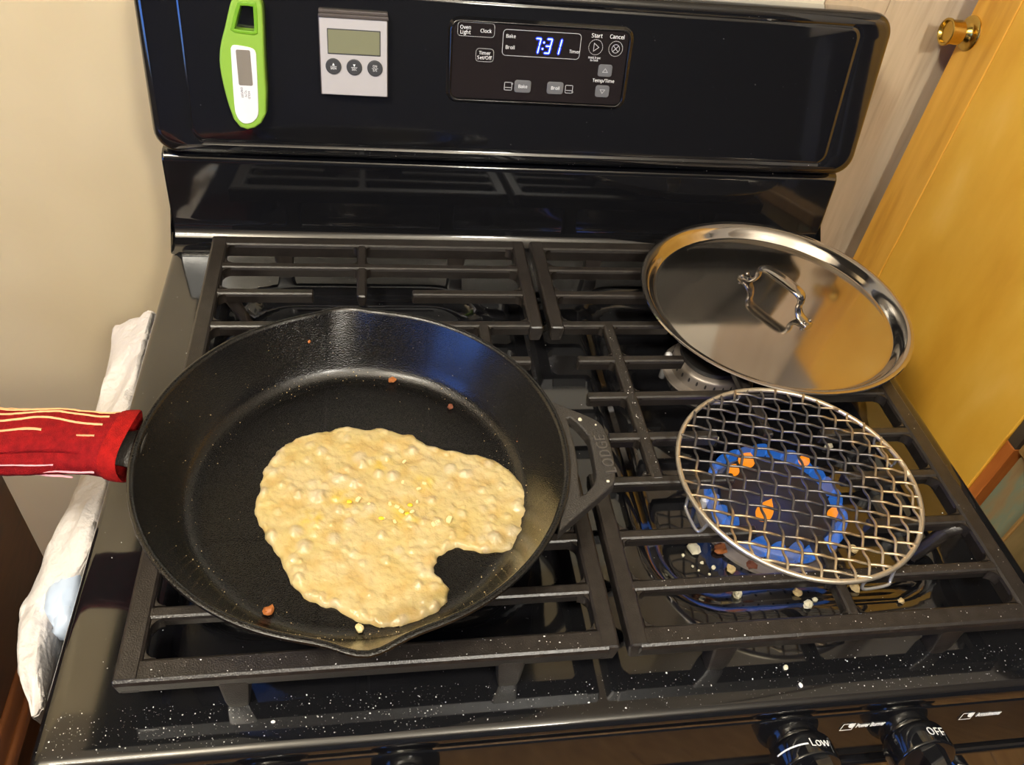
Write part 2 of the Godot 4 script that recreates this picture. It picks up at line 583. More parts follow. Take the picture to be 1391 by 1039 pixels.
func right_side() -> void:
	var X := 0.54
	var g := Geo.new()
	box(g, Vector3(X + 0.04, -0.93, -0.3), Vector3(X + 0.14, 1.5, 0.52))
	var wr := struct("wall_right", g, M.far_wall, "short wall on the right of the range", "wall")
	g = Geo.new()
	box(g, Vector3(X + 0.02, 0.4605, -0.134), Vector3(X + 0.04, 1.49, 0.2780), 0.001)
	box(g, Vector3(X + 0.02, 0.31, 0.2940), Vector3(X + 0.04, 1.49, 0.52), 0.001)
	obj("panel", g, M.side_wall, wr)
	g = Geo.new(); box(g, Vector3(0.368, -0.93, -0.145), Vector3(0.45, 1.3, -0.1355), 0.001)
	struct("trim_1", g, M.grey_wood, "weathered grey wooden board next to the white panel behind the console", "trim")
	g = Geo.new(); box(g, Vector3(0.4505, -0.93, -0.145), Vector3(X + 0.04, 1.3, -0.135), 0.001)
	struct("trim_2", g, M.grey_wood, "weathered grey wooden board between the console and the honey door", "trim")
	# honey coloured door
	var d := Node3D.new()
	var base := Vector3(X, -0.9, -0.10)
	d.name = "door_1"; add_child(d); d.position = base + Vector3(0, T, 0); bases[d] = base
	tag(d, "honey stained wooden door with a brass knob right of the range", "door", "", "structure")
	g = Geo.new(); box(g, Vector3(X, -0.9, -0.105), Vector3(X + 0.03, 0.46, -0.0365), 0.0015)
	obj("stile", g, M.stile, d)
	g = Geo.new(); box(g, Vector3(X + 0.0012, -0.9, -0.0358), Vector3(X + 0.03, 0.46, 0.2775), 0.001)
	obj("panel", g, M.door, d)
	# brass knob: hollow cup on a neck and a round rosette, axis to the left
	var k := Geo.new()
	k.xf = Transform3D(Basis(Vector3(0, 1.28, 0), Vector3(-0.86, 0, 0), Vector3(0, 0, 1.28)), Vector3(X, 0.230, -0.092))
	k.lathe([Vector2(0.0155, 0), Vector2(0.0155, 0.0015), Vector2(0.014, 0.0035), Vector2(0.010, 0.0045), Vector2(0.0085, 0.006)], 28)
	k.lathe([Vector2(0.0085, 0.006), Vector2(0.0075, 0.009), Vector2(0.0055, 0.012), Vector2(0.0055, 0.0145), Vector2(0.0100, 0.0155), Vector2(0.0108, 0.017), Vector2(0.0108, 0.033), Vector2(0.0120, 0.0345), Vector2(0.0120, 0.037), Vector2(0.0110, 0.0378), Vector2(0.0100, 0.037), Vector2(0.0090, 0.033), Vector2(0.0001, 0.0315)], 28)
	obj("door_knob", k, M.brass, d, 35.0)
	# frame of the door and the cabinet next to it
	g = Geo.new(); box(g, Vector3(X + 0.004, -0.93, 0.2785), Vector3(X + 0.04, -0.0825, 0.2935), 0.001)
	struct("trim_3", g, M.jamb, "orange brown wooden strip along the near edge of the honey door", "trim")
	g = Geo.new(); box(g, Vector3(X + 0.004, -0.082, 0.2785), Vector3(X + 0.04, 1.3, 0.2935), 0.001)
	struct("trim_4", g, M.hinge, "dark metal strip above the orange brown strip by the door", "trim")
	g = Geo.new(); box(g, Vector3(X + 0.03, -0.93, 0.2935), Vector3(X + 0.04, 1.3, 0.45), 0.001)
	struct("trim_5", g, M.black_matte, "black gap between the orange brown strip and the green brown cabinet", "trim")
	var c := thing("side_cabinet", "worn green and brown wooden cabinet past the black gap beside the honey door", "cabinet", Vector3(X, -0.9, 0.4))
	g = Geo.new(); box(g, Vector3(X, -0.9, 0.307), Vector3(X + 0.04, -0.075, 0.3535), 0.001)
	obj("side_panel", g, M.green_wood, c)
	g = Geo.new(); box(g, Vector3(X - 0.002, -0.9, 0.354), Vector3(X + 0.04, -0.075, 0.3575), 0.0008)
	obj("edge_strip", g, M.tan_wood, c)
	g = Geo.new(); box(g, Vector3(X, -0.9, 0.358), Vector3(X + 0.04, -0.075, 0.50), 0.001)
	obj("front_panel", g, M.olive_wood, c)
	g = Geo.new(); box(g, Vector3(X - 0.006, -0.0745, 0.303), Vector3(X + 0.04, -0.045, 0.512), 0.004)
	obj("top", g, M.tan_wood, c)

func left_side() -> void:
	var c := thing("wooden_cabinet", "dark brown wooden cabinet in shadow left of the range", "cabinet", Vector3(-0.7, -0.91, 0.6))
	var g := Geo.new()
	box(g, Vector3(-0.95, -0.14, 0.35), Vector3(-0.46, 0.03, 1.0), 0.002)
	obj("body", g, M.dark_wood, c)
	g = Geo.new(); box(g, Vector3(-0.95, -0.165, 0.352), Vector3(-0.457, -0.1405, 1.0), 0.003)
	obj("rail", g, M.brown_trim, c)
	g = Geo.new(); box(g, Vector3(-0.95, -0.18, 0.352), Vector3(-0.453, -0.1655, 1.0), 0.004)
	obj("molding", g, M.brown_trim, c)
	g = Geo.new(); box(g, Vector3(-0.95, -0.91, 0.37), Vector3(-0.485, -0.1805, 1.0), 0.002)
	obj("base", g, M.dark_wood, c)
	towel()

func towel() -> void:
	# crumpled white cloth hanging in the gap: outer edge, ridge and the side that drops behind the range edge
	var cols := [
		[Vector3(-0.391, -0.035, 0.108), Vector3(-0.413, -0.050, 0.106), Vector3(-0.439, -0.064, 0.104)],
		[Vector3(-0.390, -0.033, 0.15), Vector3(-0.412, -0.042, 0.15), Vector3(-0.433, -0.062, 0.15)],
		[Vector3(-0.388, -0.033, 0.20), Vector3(-0.410, -0.046, 0.20), Vector3(-0.430, -0.060, 0.195)],
		[Vector3(-0.387, -0.030, 0.26), Vector3(-0.408, -0.040, 0.26), Vector3(-0.427, -0.058, 0.255)],
		[Vector3(-0.387, -0.031, 0.32), Vector3(-0.408, -0.043, 0.31), Vector3(-0.423, -0.060, 0.305)],
		[Vector3(-0.388, -0.034, 0.37), Vector3(-0.410, -0.038, 0.36), Vector3(-0.426, -0.060, 0.35)],
		[Vector3(-0.389, -0.036, 0.405), Vector3(-0.414, -0.040, 0.40), Vector3(-0.431, -0.060, 0.395)],
		[Vector3(-0.402, -0.046, 0.432), Vector3(-0.418, -0.043, 0.428), Vector3(-0.434, -0.060, 0.425)],
		[Vector3(-0.413, -0.054, 0.452), Vector3(-0.424, -0.052, 0.452), Vector3(-0.435, -0.060, 0.450)],
		[Vector3(-0.408, -0.056, 0.485), Vector3(-0.418, -0.055, 0.486), Vector3(-0.427, -0.060, 0.483)],
		[Vector3(-0.398, -0.056, 0.525), Vector3(-0.402, -0.056, 0.527), Vector3(-0.406, -0.060, 0.527)],
	]
	var n := FastNoiseLite.new(); n.seed = 4; n.frequency = 22.0
	var rows := []
	for i in cols.size():
		var r: Array = cols[i]
		var outer: Vector3 = r[2]
		var pts := PackedVector3Array([r[0] + Vector3(0.001, -0.05, 0), r[0], r[1], r[2], outer + Vector3(0.004, -0.03, 0), outer + Vector3(0.012, -0.12, 0.0), outer + Vector3(0.016, -0.24, 0.0)])
		rows.append(curve3(pts, 5))
	var m: int = rows[0].size()
	var fine := []
	for j in m:
		var line := PackedVector3Array()
		for r in rows: line.append(r[j])
		fine.append(curve3(line, 7))
	var g := Geo.new()
	for l in fine:
		for i in l.size():
			var v: Vector3 = l[i]
			var k := n.get_noise_3d(v.x * 2.2, v.y * 1.5, v.z * 0.7) * 0.009
			l[i] = v + Vector3(-absf(k) * 0.3, k, 0)
	# a sheet two millimetres thick
	var lo := []
	for l in fine:
		var b := PackedVector3Array()
		for v in l: b.append(v + Vector3(0.001, -0.002, 0))
		lo.append(b)
	lo.reverse()
	var all := fine + lo
	all.append(fine[0])
	g.loft(all, false, false, false)
	var o := obj("towel", g, M.cloth, null, 60.0, false, Vector3(-0.41, -0.3, 0.3))
	tag(o, "crumpled white cloth hanging in the gap along the left side of the range", "towel")
	var f := Geo.new()
	f.blob(Vector3(-0.4035, -0.052, 0.438), Vector3(0.013, 0.012, 0.024), 14, 9, 0.22, 5)
	f.blob(Vector3(-0.398, -0.058, 0.455), Vector3(0.011, 0.015, 0.016), 12, 8, 0.2, 8)
	f.tube(PackedVector3Array([Vector3(-0.400, -0.06, 0.45), Vector3(-0.40, -0.16, 0.45), Vector3(-0.402, -0.28, 0.45)]), [0.012, 0.01, 0.006], 8)
	var b := obj("plastic_bag", f, M.film, null, 70.0, false, Vector3(-0.40, -0.3, 0.44))
	tag(b, "bluish white crumpled plastic bag tucked inside the cloth beside the range", "bag")

# ---- the range
func well(x: float, z: float) -> float:
	var d := 0.0
	for s in [-1.0, 1.0]:
		var qx := absf(x - s * 0.176) - 0.118 + 0.05
		var qz := absf(z - 0.312) - 0.192 + 0.05
		var sd := Vector2(maxf(qx, 0), maxf(qz, 0)).length() + minf(maxf(qx, qz), 0.0) - 0.05
		d = minf(d, -0.011 * smoothstep(0.012, -0.012, sd))
	return d

func cook_y(x: float, z: float) -> float:
	return well(x, z)

const CN := Vector3(0, 0.214407, 0.976744)      # normal of the console face
const CU := Vector3(0, 0.976744, -0.214407)     # up the console face

func con(x: float, v: float, off := 0.0) -> Transform3D:
	return Transform3D(Basis(Vector3(1, 0, 0), CU, CN), Vector3(x, 0.107, 0.036) + CU * v + CN * off)

func stove() -> void:
	var o := thing("gas_range", "black enamelled gas range with a tall control console and four burners", "range", Vector3(0, -0.915, 0.3))
	var g := Geo.new()
	box(g, Vector3(-0.375, -0.86, -0.06), Vector3(0.375, -0.03, 0.585), 0.004)
	obj("body", g, M.black_matte, o)
	g = Geo.new()
	box(g, Vector3(-0.34, -0.915, 0.0), Vector3(0.34, -0.862, 0.54), 0.004)
	obj("plinth", g, M.black_matte, o)
	# cooktop: one pressed sheet with two wells and rolled edges
	var ed := [[0.0, 0.0165], [0.0, 0.008], [0.0006, 0.0049], [0.0023, 0.0023], [0.0049, 0.0006], [0.008, 0.0]]
	var xs := []
	for e in ed: xs.append([-0.378 + e[0], e[1]])
	for i in 119: xs.append([-0.37 + 0.74 * (i + 1) / 120.0, 0.0])
	for i in 6: xs.append([0.378 - ed[5 - i][0], ed[5 - i][1]])
	var zs := []
	for i in 90: zs.append([0.024 + (0.584 - 0.024) * i / 90.0, 0.0])
	for i in 6: zs.append([0.592 - ed[5 - i][0], ed[5 - i][1]])
	g = Geo.new()
	var rows := []
	for z in zs:
		var r := PackedVector3Array()
		for x in xs: r.append(Vector3(x[0], well(x[0], z[0]) - maxf(x[1], z[1]), z[0]))
		r.reverse()
		rows.append(r)
	rows.reverse()
	g.loft(rows, false, false, false)
	var flip := Geo.new()
	for i in range(0, g.p.size(), 3): flip.tri(g.p[i], g.p[i + 1], g.p[i + 2])
	if (flip.p[1] - flip.p[0]).cross(flip.p[2] - flip.p[0]).y < 0.0 and false: pass
	obj("cooktop", g, M.black, o, 50.0)
	# riser with a cove at its foot
	var prof := [Vector2(0.056, -0.0005), Vector2(0.050, 0.0004), Vector2(0.0435, 0.0018), Vector2(0.0375, 0.0046), Vector2(0.0325, 0.0087), Vector2(0.0288, 0.0140), Vector2(0.0266, 0.020), Vector2(0.0256, 0.026), Vector2(0.0187, 0.088), Vector2(0.0172, 0.092), Vector2(0.0140, 0.0955), Vector2(0.0085, 0.0975), Vector2(-0.02, 0.099), Vector2(-0.05, 0.099), Vector2(-0.05, -0.001)]
	g = Geo.new()
	var loops := []
	for e in [[-0.378, 0.003], [-0.3772, 0.001], [-0.375, 0.0], [0.375, 0.0], [0.3772, 0.001], [0.378, 0.003]]:
		var l := PackedVector3Array()
		for v in prof: l.append(Vector3(e[0], v.y - e[1] * (1.0 if v.y > 0.01 else 0.0), v.x - e[1] * (1.0 if v.x > 0 else 0.0)))
		loops.append(l)
	for l in loops: l.reverse()
	g.loft(loops)
	obj("backsplash", g, M.black, o, 35.0)
	# console: rounded slab with a pressed border groove
	g = Geo.new()
	g.xf = con(0, 0)
	var lv := []
	for e in [[0.004, -0.062, 0.02], [0.0, -0.05, 0.022], [0.0, -0.010, 0.022], [0.0008, -0.006, 0.022], [0.003, -0.0028, 0.020], [0.006, -0.0008, 0.018], [0.010, 0.0, 0.016]]:
		lv.append(Geo.at(rrect(-0.378 + e[0], 0.380 - e[0], e[0], 0.172 - e[0], e[2], 7), e[1]))
	for e in [[-0.344, 0.347, 0.0105, 0.16, 0.014, 0.0], [-0.3405, 0.3435, 0.0130, 0.158, 0.012, -0.0013], [-0.3390, 0.3420, 0.0143, 0.1565, 0.011, -0.0013], [-0.3355, 0.3385, 0.0170, 0.154, 0.009, 0.0002]]:
		lv.append(Geo.at(rrect(e[0], e[1], e[2], e[3], e[4], 7), e[5]))
	g.loft(lv)
	var cons := obj("console", g, M.black, o, 32.0)
	control_panel(o)
	# front lip, fascia and knobs
	g = Geo.new()
	var fp := [Vector2(0.5865, -0.0168), Vector2(0.5905, -0.0185), Vector2(0.5925, -0.0215), Vector2(0.6035, -0.066), Vector2(0.6030, -0.069), Vector2(0.6, -0.071), Vector2(0.55, -0.071), Vector2(0.55, -0.0168)]
	loops = []
	for x in [-0.376, 0.376]:
		var l := PackedVector3Array()
		for v in fp: l.append(Vector3(x, v.y, v.x))
		loops.append(l)
	g.loft(loops)
	var fas := obj("front_panel", g, M.black, o, 35.0)
	var fb := Basis(Vector3(1, 0, 0), Vector3(0, 0.0364, -0.0100).normalized(), Vector3(0, 0.0100, 0.0364).normalized())
	for s in [["Power Burner", 0.1945, 0.1765], ["Accusimmer", 0.2945, 0.276]]:
		text(fas, s[0], Transform3D(fb * Basis(Vector3(1, 0, 0), Vector3(0.25, 1, 0), Vector3(0, 0, 1)), Vector3(s[1] + 0.003, -0.0325, 0.5957)), 0.0038, M.print, "lettering", 0.72)
		var ig := Geo.new()
		ig.xf = Transform3D(fb, Vector3(s[2] + 0.002, -0.0325, 0.5957))
		for q in [[-0.006, 0.004, -0.0035, -0.0029], [-0.004, 0.006, 0.0029, 0.0035]]:
			ig.quad(Vector3(q[0], q[2], 0.0003), Vector3(q[1], q[2], 0.0003), Vector3(q[1], q[3], 0.0003), Vector3(q[0], q[3], 0.0003))
		for q in [[-0.006, -0.0035], [0.0034, -0.0035]]:
			ig.quad(Vector3(q[0], q[1], 0.0003), Vector3(q[0] + 0.0006, q[1], 0.0003), Vector3(q[0] + 0.0026, q[1] + 0.007, 0.0003), Vector3(q[0] + 0.002, q[1] + 0.007, 0.0003))
		ig.flat(circle(Vector2(0.003, 0.0012), 0.0026, 14), 0.0003)
		obj("burner_symbol", ig, M.print, fas)
	for k in [[-0.237, "", 0.0], [-0.147, "", 0.0], [0.139, "Low", 0.45], [0.2305, "OFF", 0.0]]: knob(o, k[0], k[1], k[2], fb)
	# oven door below
	g = Geo.new(); box(g, Vector3(-0.375, -0.70, 0.586), Vector3(0.375, -0.075, 0.608), 0.004)
	var od := obj("oven_door", g, M.black, o)
	g = Geo.new()
	g.tube(PackedVector3Array([Vector3(-0.32, -0.12, 0.65), Vector3(0.32, -0.12, 0.65)]), 0.011, 14)
	for s in [-1, 1]:
		g.tube(PackedVector3Array([Vector3(s * 0.305, -0.108, 0.606), Vector3(s * 0.305, -0.12, 0.65)]), 0.009, 10)
	obj("handle", g, M.black, od)
	g = Geo.new(); box(g, Vector3(-0.375, -0.86, 0.586), Vector3(0.375, -0.71, 0.606), 0.004)
	obj("drawer", g, M.black, o)

func knob(o: Node3D, x: float, word: String, turn: float, fb: Basis) -> void:
	var at := Vector3(x, -0.0445, 0.598)
	var g := Geo.new()
	var kb := fb * Basis(Vector3(1, 0, 0), Vector3(0, 0, 1), Vector3(0, -1, 0))   # lathe axis along the panel normal
	kb = Basis(fb.x, fb.z, -fb.y)
	g.xf = Transform3D(kb, at)
	g.lathe([Vector2(0.0195, 0.0), Vector2(0.0195, 0.004), Vector2(0.0185, 0.006), Vector2(0.0228, 0.0085), Vector2(0.0238, 0.0105), Vector2(0.0240, 0.013), Vector2(0.0236, 0.0255), Vector2(0.0228, 0.0270), Vector2(0.0212, 0.0278), Vector2(0.0001, 0.0280)], 40)
	var k := obj("knob", g, M.black, o, 35.0)
	# the grip across the face
	var gg := Geo.new()
	gg.xf = Transform3D(fb * Basis(Vector3(0, 0, 1), -turn), at + fb.z * 0.0276)
	var lv := []
	for e in [[0.0095, 0.0208, 0.0], [0.0080, 0.0200, 0.010], [0.0060, 0.0185, 0.0155], [0.0042, 0.0170, 0.0168]]:
		lv.append(Geo.at(PackedVector2Array([Vector2(e[0], -e[1] + 0.004), Vector2(e[0], e[1] - 0.006), Vector2(0, e[1]), Vector2(-e[0], e[1] - 0.006), Vector2(-e[0], -e[1] + 0.004), Vector2(0, -e[1])]), e[2]))
	gg.loft(lv)
	obj("grip", gg, M.black, k, 25.0)
	if word:
		var a := 0.18 if word == "OFF" else 0.16
		var up := (fb.y * cos(a) + fb.x * sin(a)).normalized()
		var side := up.cross(fb.z).normalized() * -1.0
		side = (-fb.z).cross(up).normalized()
		text(k, word, Transform3D(Basis(side, -fb.z, up) if side.x > 0 else Basis(-side, -fb.z, up), at + fb.z * 0.0195 + up * 0.0241), 0.0062, M.knob_print)
		if word == "Low":
			var arc := Geo.new()
			for i in 14:
				var l := []
				for q in [i, i + 1]:
					var t: float = -0.18 - q * 0.075
					var u := fb.y * cos(t) + fb.x * sin(t)
					var z0: float = 0.0195 - q * 0.0002
					l.append([at + u * 0.0242 + fb.z * (z0 - 0.0006), at + u * 0.0241 + fb.z * (z0 + 0.0006)])
				arc.quad(l[0][0], l[0][1], l[1][1], l[1][0])
			obj("dial_line", arc, M.knob_print, k)

func control_panel(o: Node3D) -> void:
	var g := Geo.new()
	g.xf = con(0, 0)
	var X0 := -0.0895; var X1 := 0.0955; var V0 := 0.0640; var V1 := 0.1425
	var lv := []
	g.prism(rrect(X0 + 0.004, X1 - 0.004, V0 + 0.004, V1 - 0.004, 0.007, 6), 0.0, 0.0014)
	var cp := obj("control_panel", g, M.panel, o, 40.0)
	for e in [[-0.0015, 0.0, 0.012], [0.0, 0.0012, 0.0108], [0.0010, 0.0026, 0.0100], [0.0018, 0.0033, 0.0094], [0.0026, 0.0033, 0.0088], [0.0032, 0.0026, 0.0084], [0.0035, 0.0012, 0.0082]]:
		lv.append(Geo.at(rrect(X0 + e[0], X1 - e[0], V0 + e[0], V1 - e[0], e[2], 6), e[1]))
	var bz := Geo.new()
	bz.xf = con(0, 0)
	bz.loft(lv, false, false)
	obj("bezel", bz, M.black, cp, 60.0)
	var off := 0.0016
	# words on the glass
	for w in [["Oven", -0.0735, 0.1342, 0.0034], ["Light", -0.0738, 0.1298, 0.0034], ["Clock", -0.0535, 0.1318, 0.0034], ["Timer", -0.0535, 0.1115, 0.0033], ["Set/Off", -0.0535, 0.1071, 0.0033],
		["Bake", -0.0286, 0.1285, 0.0033], ["Broil", -0.0286, 0.1182, 0.0033], ["Timer", 0.0370, 0.1176, 0.0031], ["Start", 0.0583, 0.1338, 0.0038], ["Cancel", 0.0792, 0.1338, 0.0038],
		["Hold 3 sec", 0.0583, 0.1130, 0.0019], ["to lock", 0.0583, 0.1106, 0.0019], ["Temp/Time", 0.0708, 0.0913, 0.0033]]:
		text(cp, w[0], con(w[1], w[2], off), w[3], M.print)
	# dotted key outlines
	for q in [rrect(-0.0812, -0.0450, 0.1262, 0.1388, 0.003, 3), rrect(-0.0622, -0.0446, 0.1035, 0.1156, 0.003, 3), circle(Vector2(0.0583, 0.1230), 0.0072, 30), circle(Vector2(0.0792, 0.1226), 0.0072, 30)]:
		dotted(cp, q, off)
	# keys
	for k in [["Bake", -0.0213, -0.0042, 0.0757, 0.0878], ["Broil", 0.0125, 0.0296, 0.0757, 0.0878], ["^", 0.0638, 0.0785, 0.0953, 0.1072], ["v", 0.0636, 0.0783, 0.0750, 0.0868]]:
		var kg := Geo.new()
		kg.xf = con(0, 0)
		kg.prism(rrect(k[1], k[2], k[3], k[4], 0.0025, 3), 0.001, 0.0021, 0.0005)
		var kk := obj("key", kg, M.key, cp)
		var cx: float = (k[1] + k[2]) / 2
		var cy: float = (k[3] + k[4]) / 2
		if k[0].length() > 1: text(kk, k[0], con(cx, cy, 0.0022), 0.0032, M.print)
		else:
			var s := 1.0 if k[0] == "^" else -1.0
			outline(kk, PackedVector2Array([Vector2(cx - 0.0026, cy - 0.0016 * s), Vector2(cx + 0.0026, cy - 0.0016 * s), Vector2(cx, cy + 0.0020 * s)]), 0.0022, "arrow")
	outline(cp, PackedVector2Array([Vector2(0.0564, 0.1192), Vector2(0.0616, 0.1230), Vector2(0.0564, 0.1268)]), off, "start_symbol")
	outline(cp, circle(Vector2(0.0792, 0.1226), 0.0040, 20), off, "cancel_symbol")
	for s in [-1, 1]: outline(cp, PackedVector2Array([Vector2(0.0792 - 0.0024, 0.1226 - 0.0024 * s), Vector2(0.0792 + 0.0024, 0.1226 + 0.0024 * s)]), off, "cancel_symbol")
	for q in [-0.0275, 0.0358]:
		outline(cp, rrect(q - 0.0040, q + 0.0036, 0.0775, 0.0850, 0.0008, 2), off, "oven_symbol")
		outline(cp, PackedVector2Array([Vector2(q - 0.0030, 0.0800), Vector2(q + 0.0028, 0.0800)]), off, "oven_symbol")
		outline(cp, circle(Vector2(q + 0.0038, 0.0838 if q < 0 else 0.0785), 0.0007, 8), off, "oven_symbol")
	# display
	outline(cp, rrect(-0.0362, 0.0424, 0.1105, 0.1345, 0.0035, 4), off, "display_frame")
	var deep := glow("display glow", Color(0.0, 0.20, 1.0), 1.2)
	var lit := glow("display segment", Color(0.72, 0.86, 1.0), 3.0)
	for d in [[-0.0016, "acdef".replace("acdef", "abc")], [0.0098, "abgcd"], [0.0196, "bc"]]:
		segments(cp, d[0], d[1], 0.0044, 0.0034, off, deep, "digit_halo")
		segments(cp, d[0], d[1], 0.0044, 0.00115, off + 0.0002, lit, "digit_segment")
	for v in [0.1186, 0.1245]:
		var cg := Geo.new(); cg.xf = con(0.0043 + (v - 0.12) * 0.18, v, off)
		cg.flat(circle(Vector2.ZERO, 0.0017, 12), 0.0001)
		obj("digit_halo", cg, deep, cp)
		cg = Geo.new(); cg.xf = con(0.0043 + (v - 0.12) * 0.18, v, off)
		cg.flat(circle(Vector2.ZERO, 0.0009, 12), 0.0003)
		obj("digit_segment", cg, lit, cp)

func segments(cp: Node3D, cx: float, which: String, w: float, t: float, off: float, m: Material, called: String) -> void:
	var h := 0.0066
	var V := 0.1213
	var at := {"a": [-w / 2, h, w / 2, h], "g": [-w / 2, 0, w / 2, 0], "d": [-w / 2, -h, w / 2, -h], "b": [w / 2, 0.0006, w / 2, h], "c": [w / 2, -h, w / 2, -0.0006], "f": [-w / 2, 0.0006, -w / 2, h], "e": [-w / 2, -h, -w / 2, -0.0006]}
	for s in which:
		var q: Array = at[s]
		var a := Vector2(q[0] + q[1] * 0.18, q[1])
		var b := Vector2(q[2] + q[3] * 0.18, q[3])
		var d := (b - a).normalized() * t * 0.5
		var n := Vector2(-d.y, d.x)
		var g := Geo.new()
		g.xf = con(cx, V, off)
		var poly := PackedVector2Array([a - d, a - n * 1.0, b - n * 1.0, b + d, b + n, a + n])
		g.flat(poly, 0.0001)
		obj(called, g, m, cp)

func dotted(cp: Node3D, poly: PackedVector2Array, off: float) -> void:
	var g := Geo.new()
	g.xf = con(0, 0)
	var left := 0.0
	for i in poly.size():
		var a := poly[i]
		var b := poly[(i + 1) % poly.size()]
		var L := (b - a).length()
		while left < L:
			var c := a.lerp(b, left / L)
			g.quad(Vector3(c.x - 0.00026, c.y - 0.00026, off), Vector3(c.x + 0.00026, c.y - 0.00026, off), Vector3(c.x + 0.00026, c.y + 0.00026, off), Vector3(c.x - 0.00026, c.y + 0.00026, off))
			left += 0.00125
		left -= L
	obj("dotted_outline", g, M.print, cp)

func outline(cp: Node3D, poly: PackedVector2Array, off: float, called: String) -> void:
	var g := Geo.new()
	g.xf = con(0, 0)
	var n := poly.size()
	for i in (n if n > 2 else 1):
		var a := poly[i]
		var b := poly[(i + 1) % n]
		var d := (b - a).normalized() * 0.00028
		var s := Vector2(-d.y, d.x)
		g.quad(Geo.at([a - d - s], off)[0], Geo.at([b + d - s], off)[0], Geo.at([b + d + s], off)[0], Geo.at([a - d + s], off)[0])
	obj(called, g, M.print_dim, cp)

# ---- grates
func fillet(g: Geo, x: float, z: float, sx: float, sz: float, y: float, h: float, r := 0.007) -> void:
	var poly := PackedVector2Array([Vector2(0, 0)])
	for i in 5:
		var a := PI / 2 * i / 4.0
		poly.append(Vector2(r - r * sin(a), r - r * cos(a)))
	# corner at origin, curved side faces the opening
	var keep := g.xf
	var q := PackedVector2Array()
	for v in poly: q.append(Vector2(x + v.x * sx, -(z + v.y * sz)))
	var area := 0.0
	for i in q.size(): area += q[i].cross(q[(i + 1) % q.size()])
	if area < 0.0: q.reverse()
	g.xf = Transform3D(LAY, Vector3.ZERO)
	g.prism(q, y - h, y - 0.0010)
	g.xf = keep

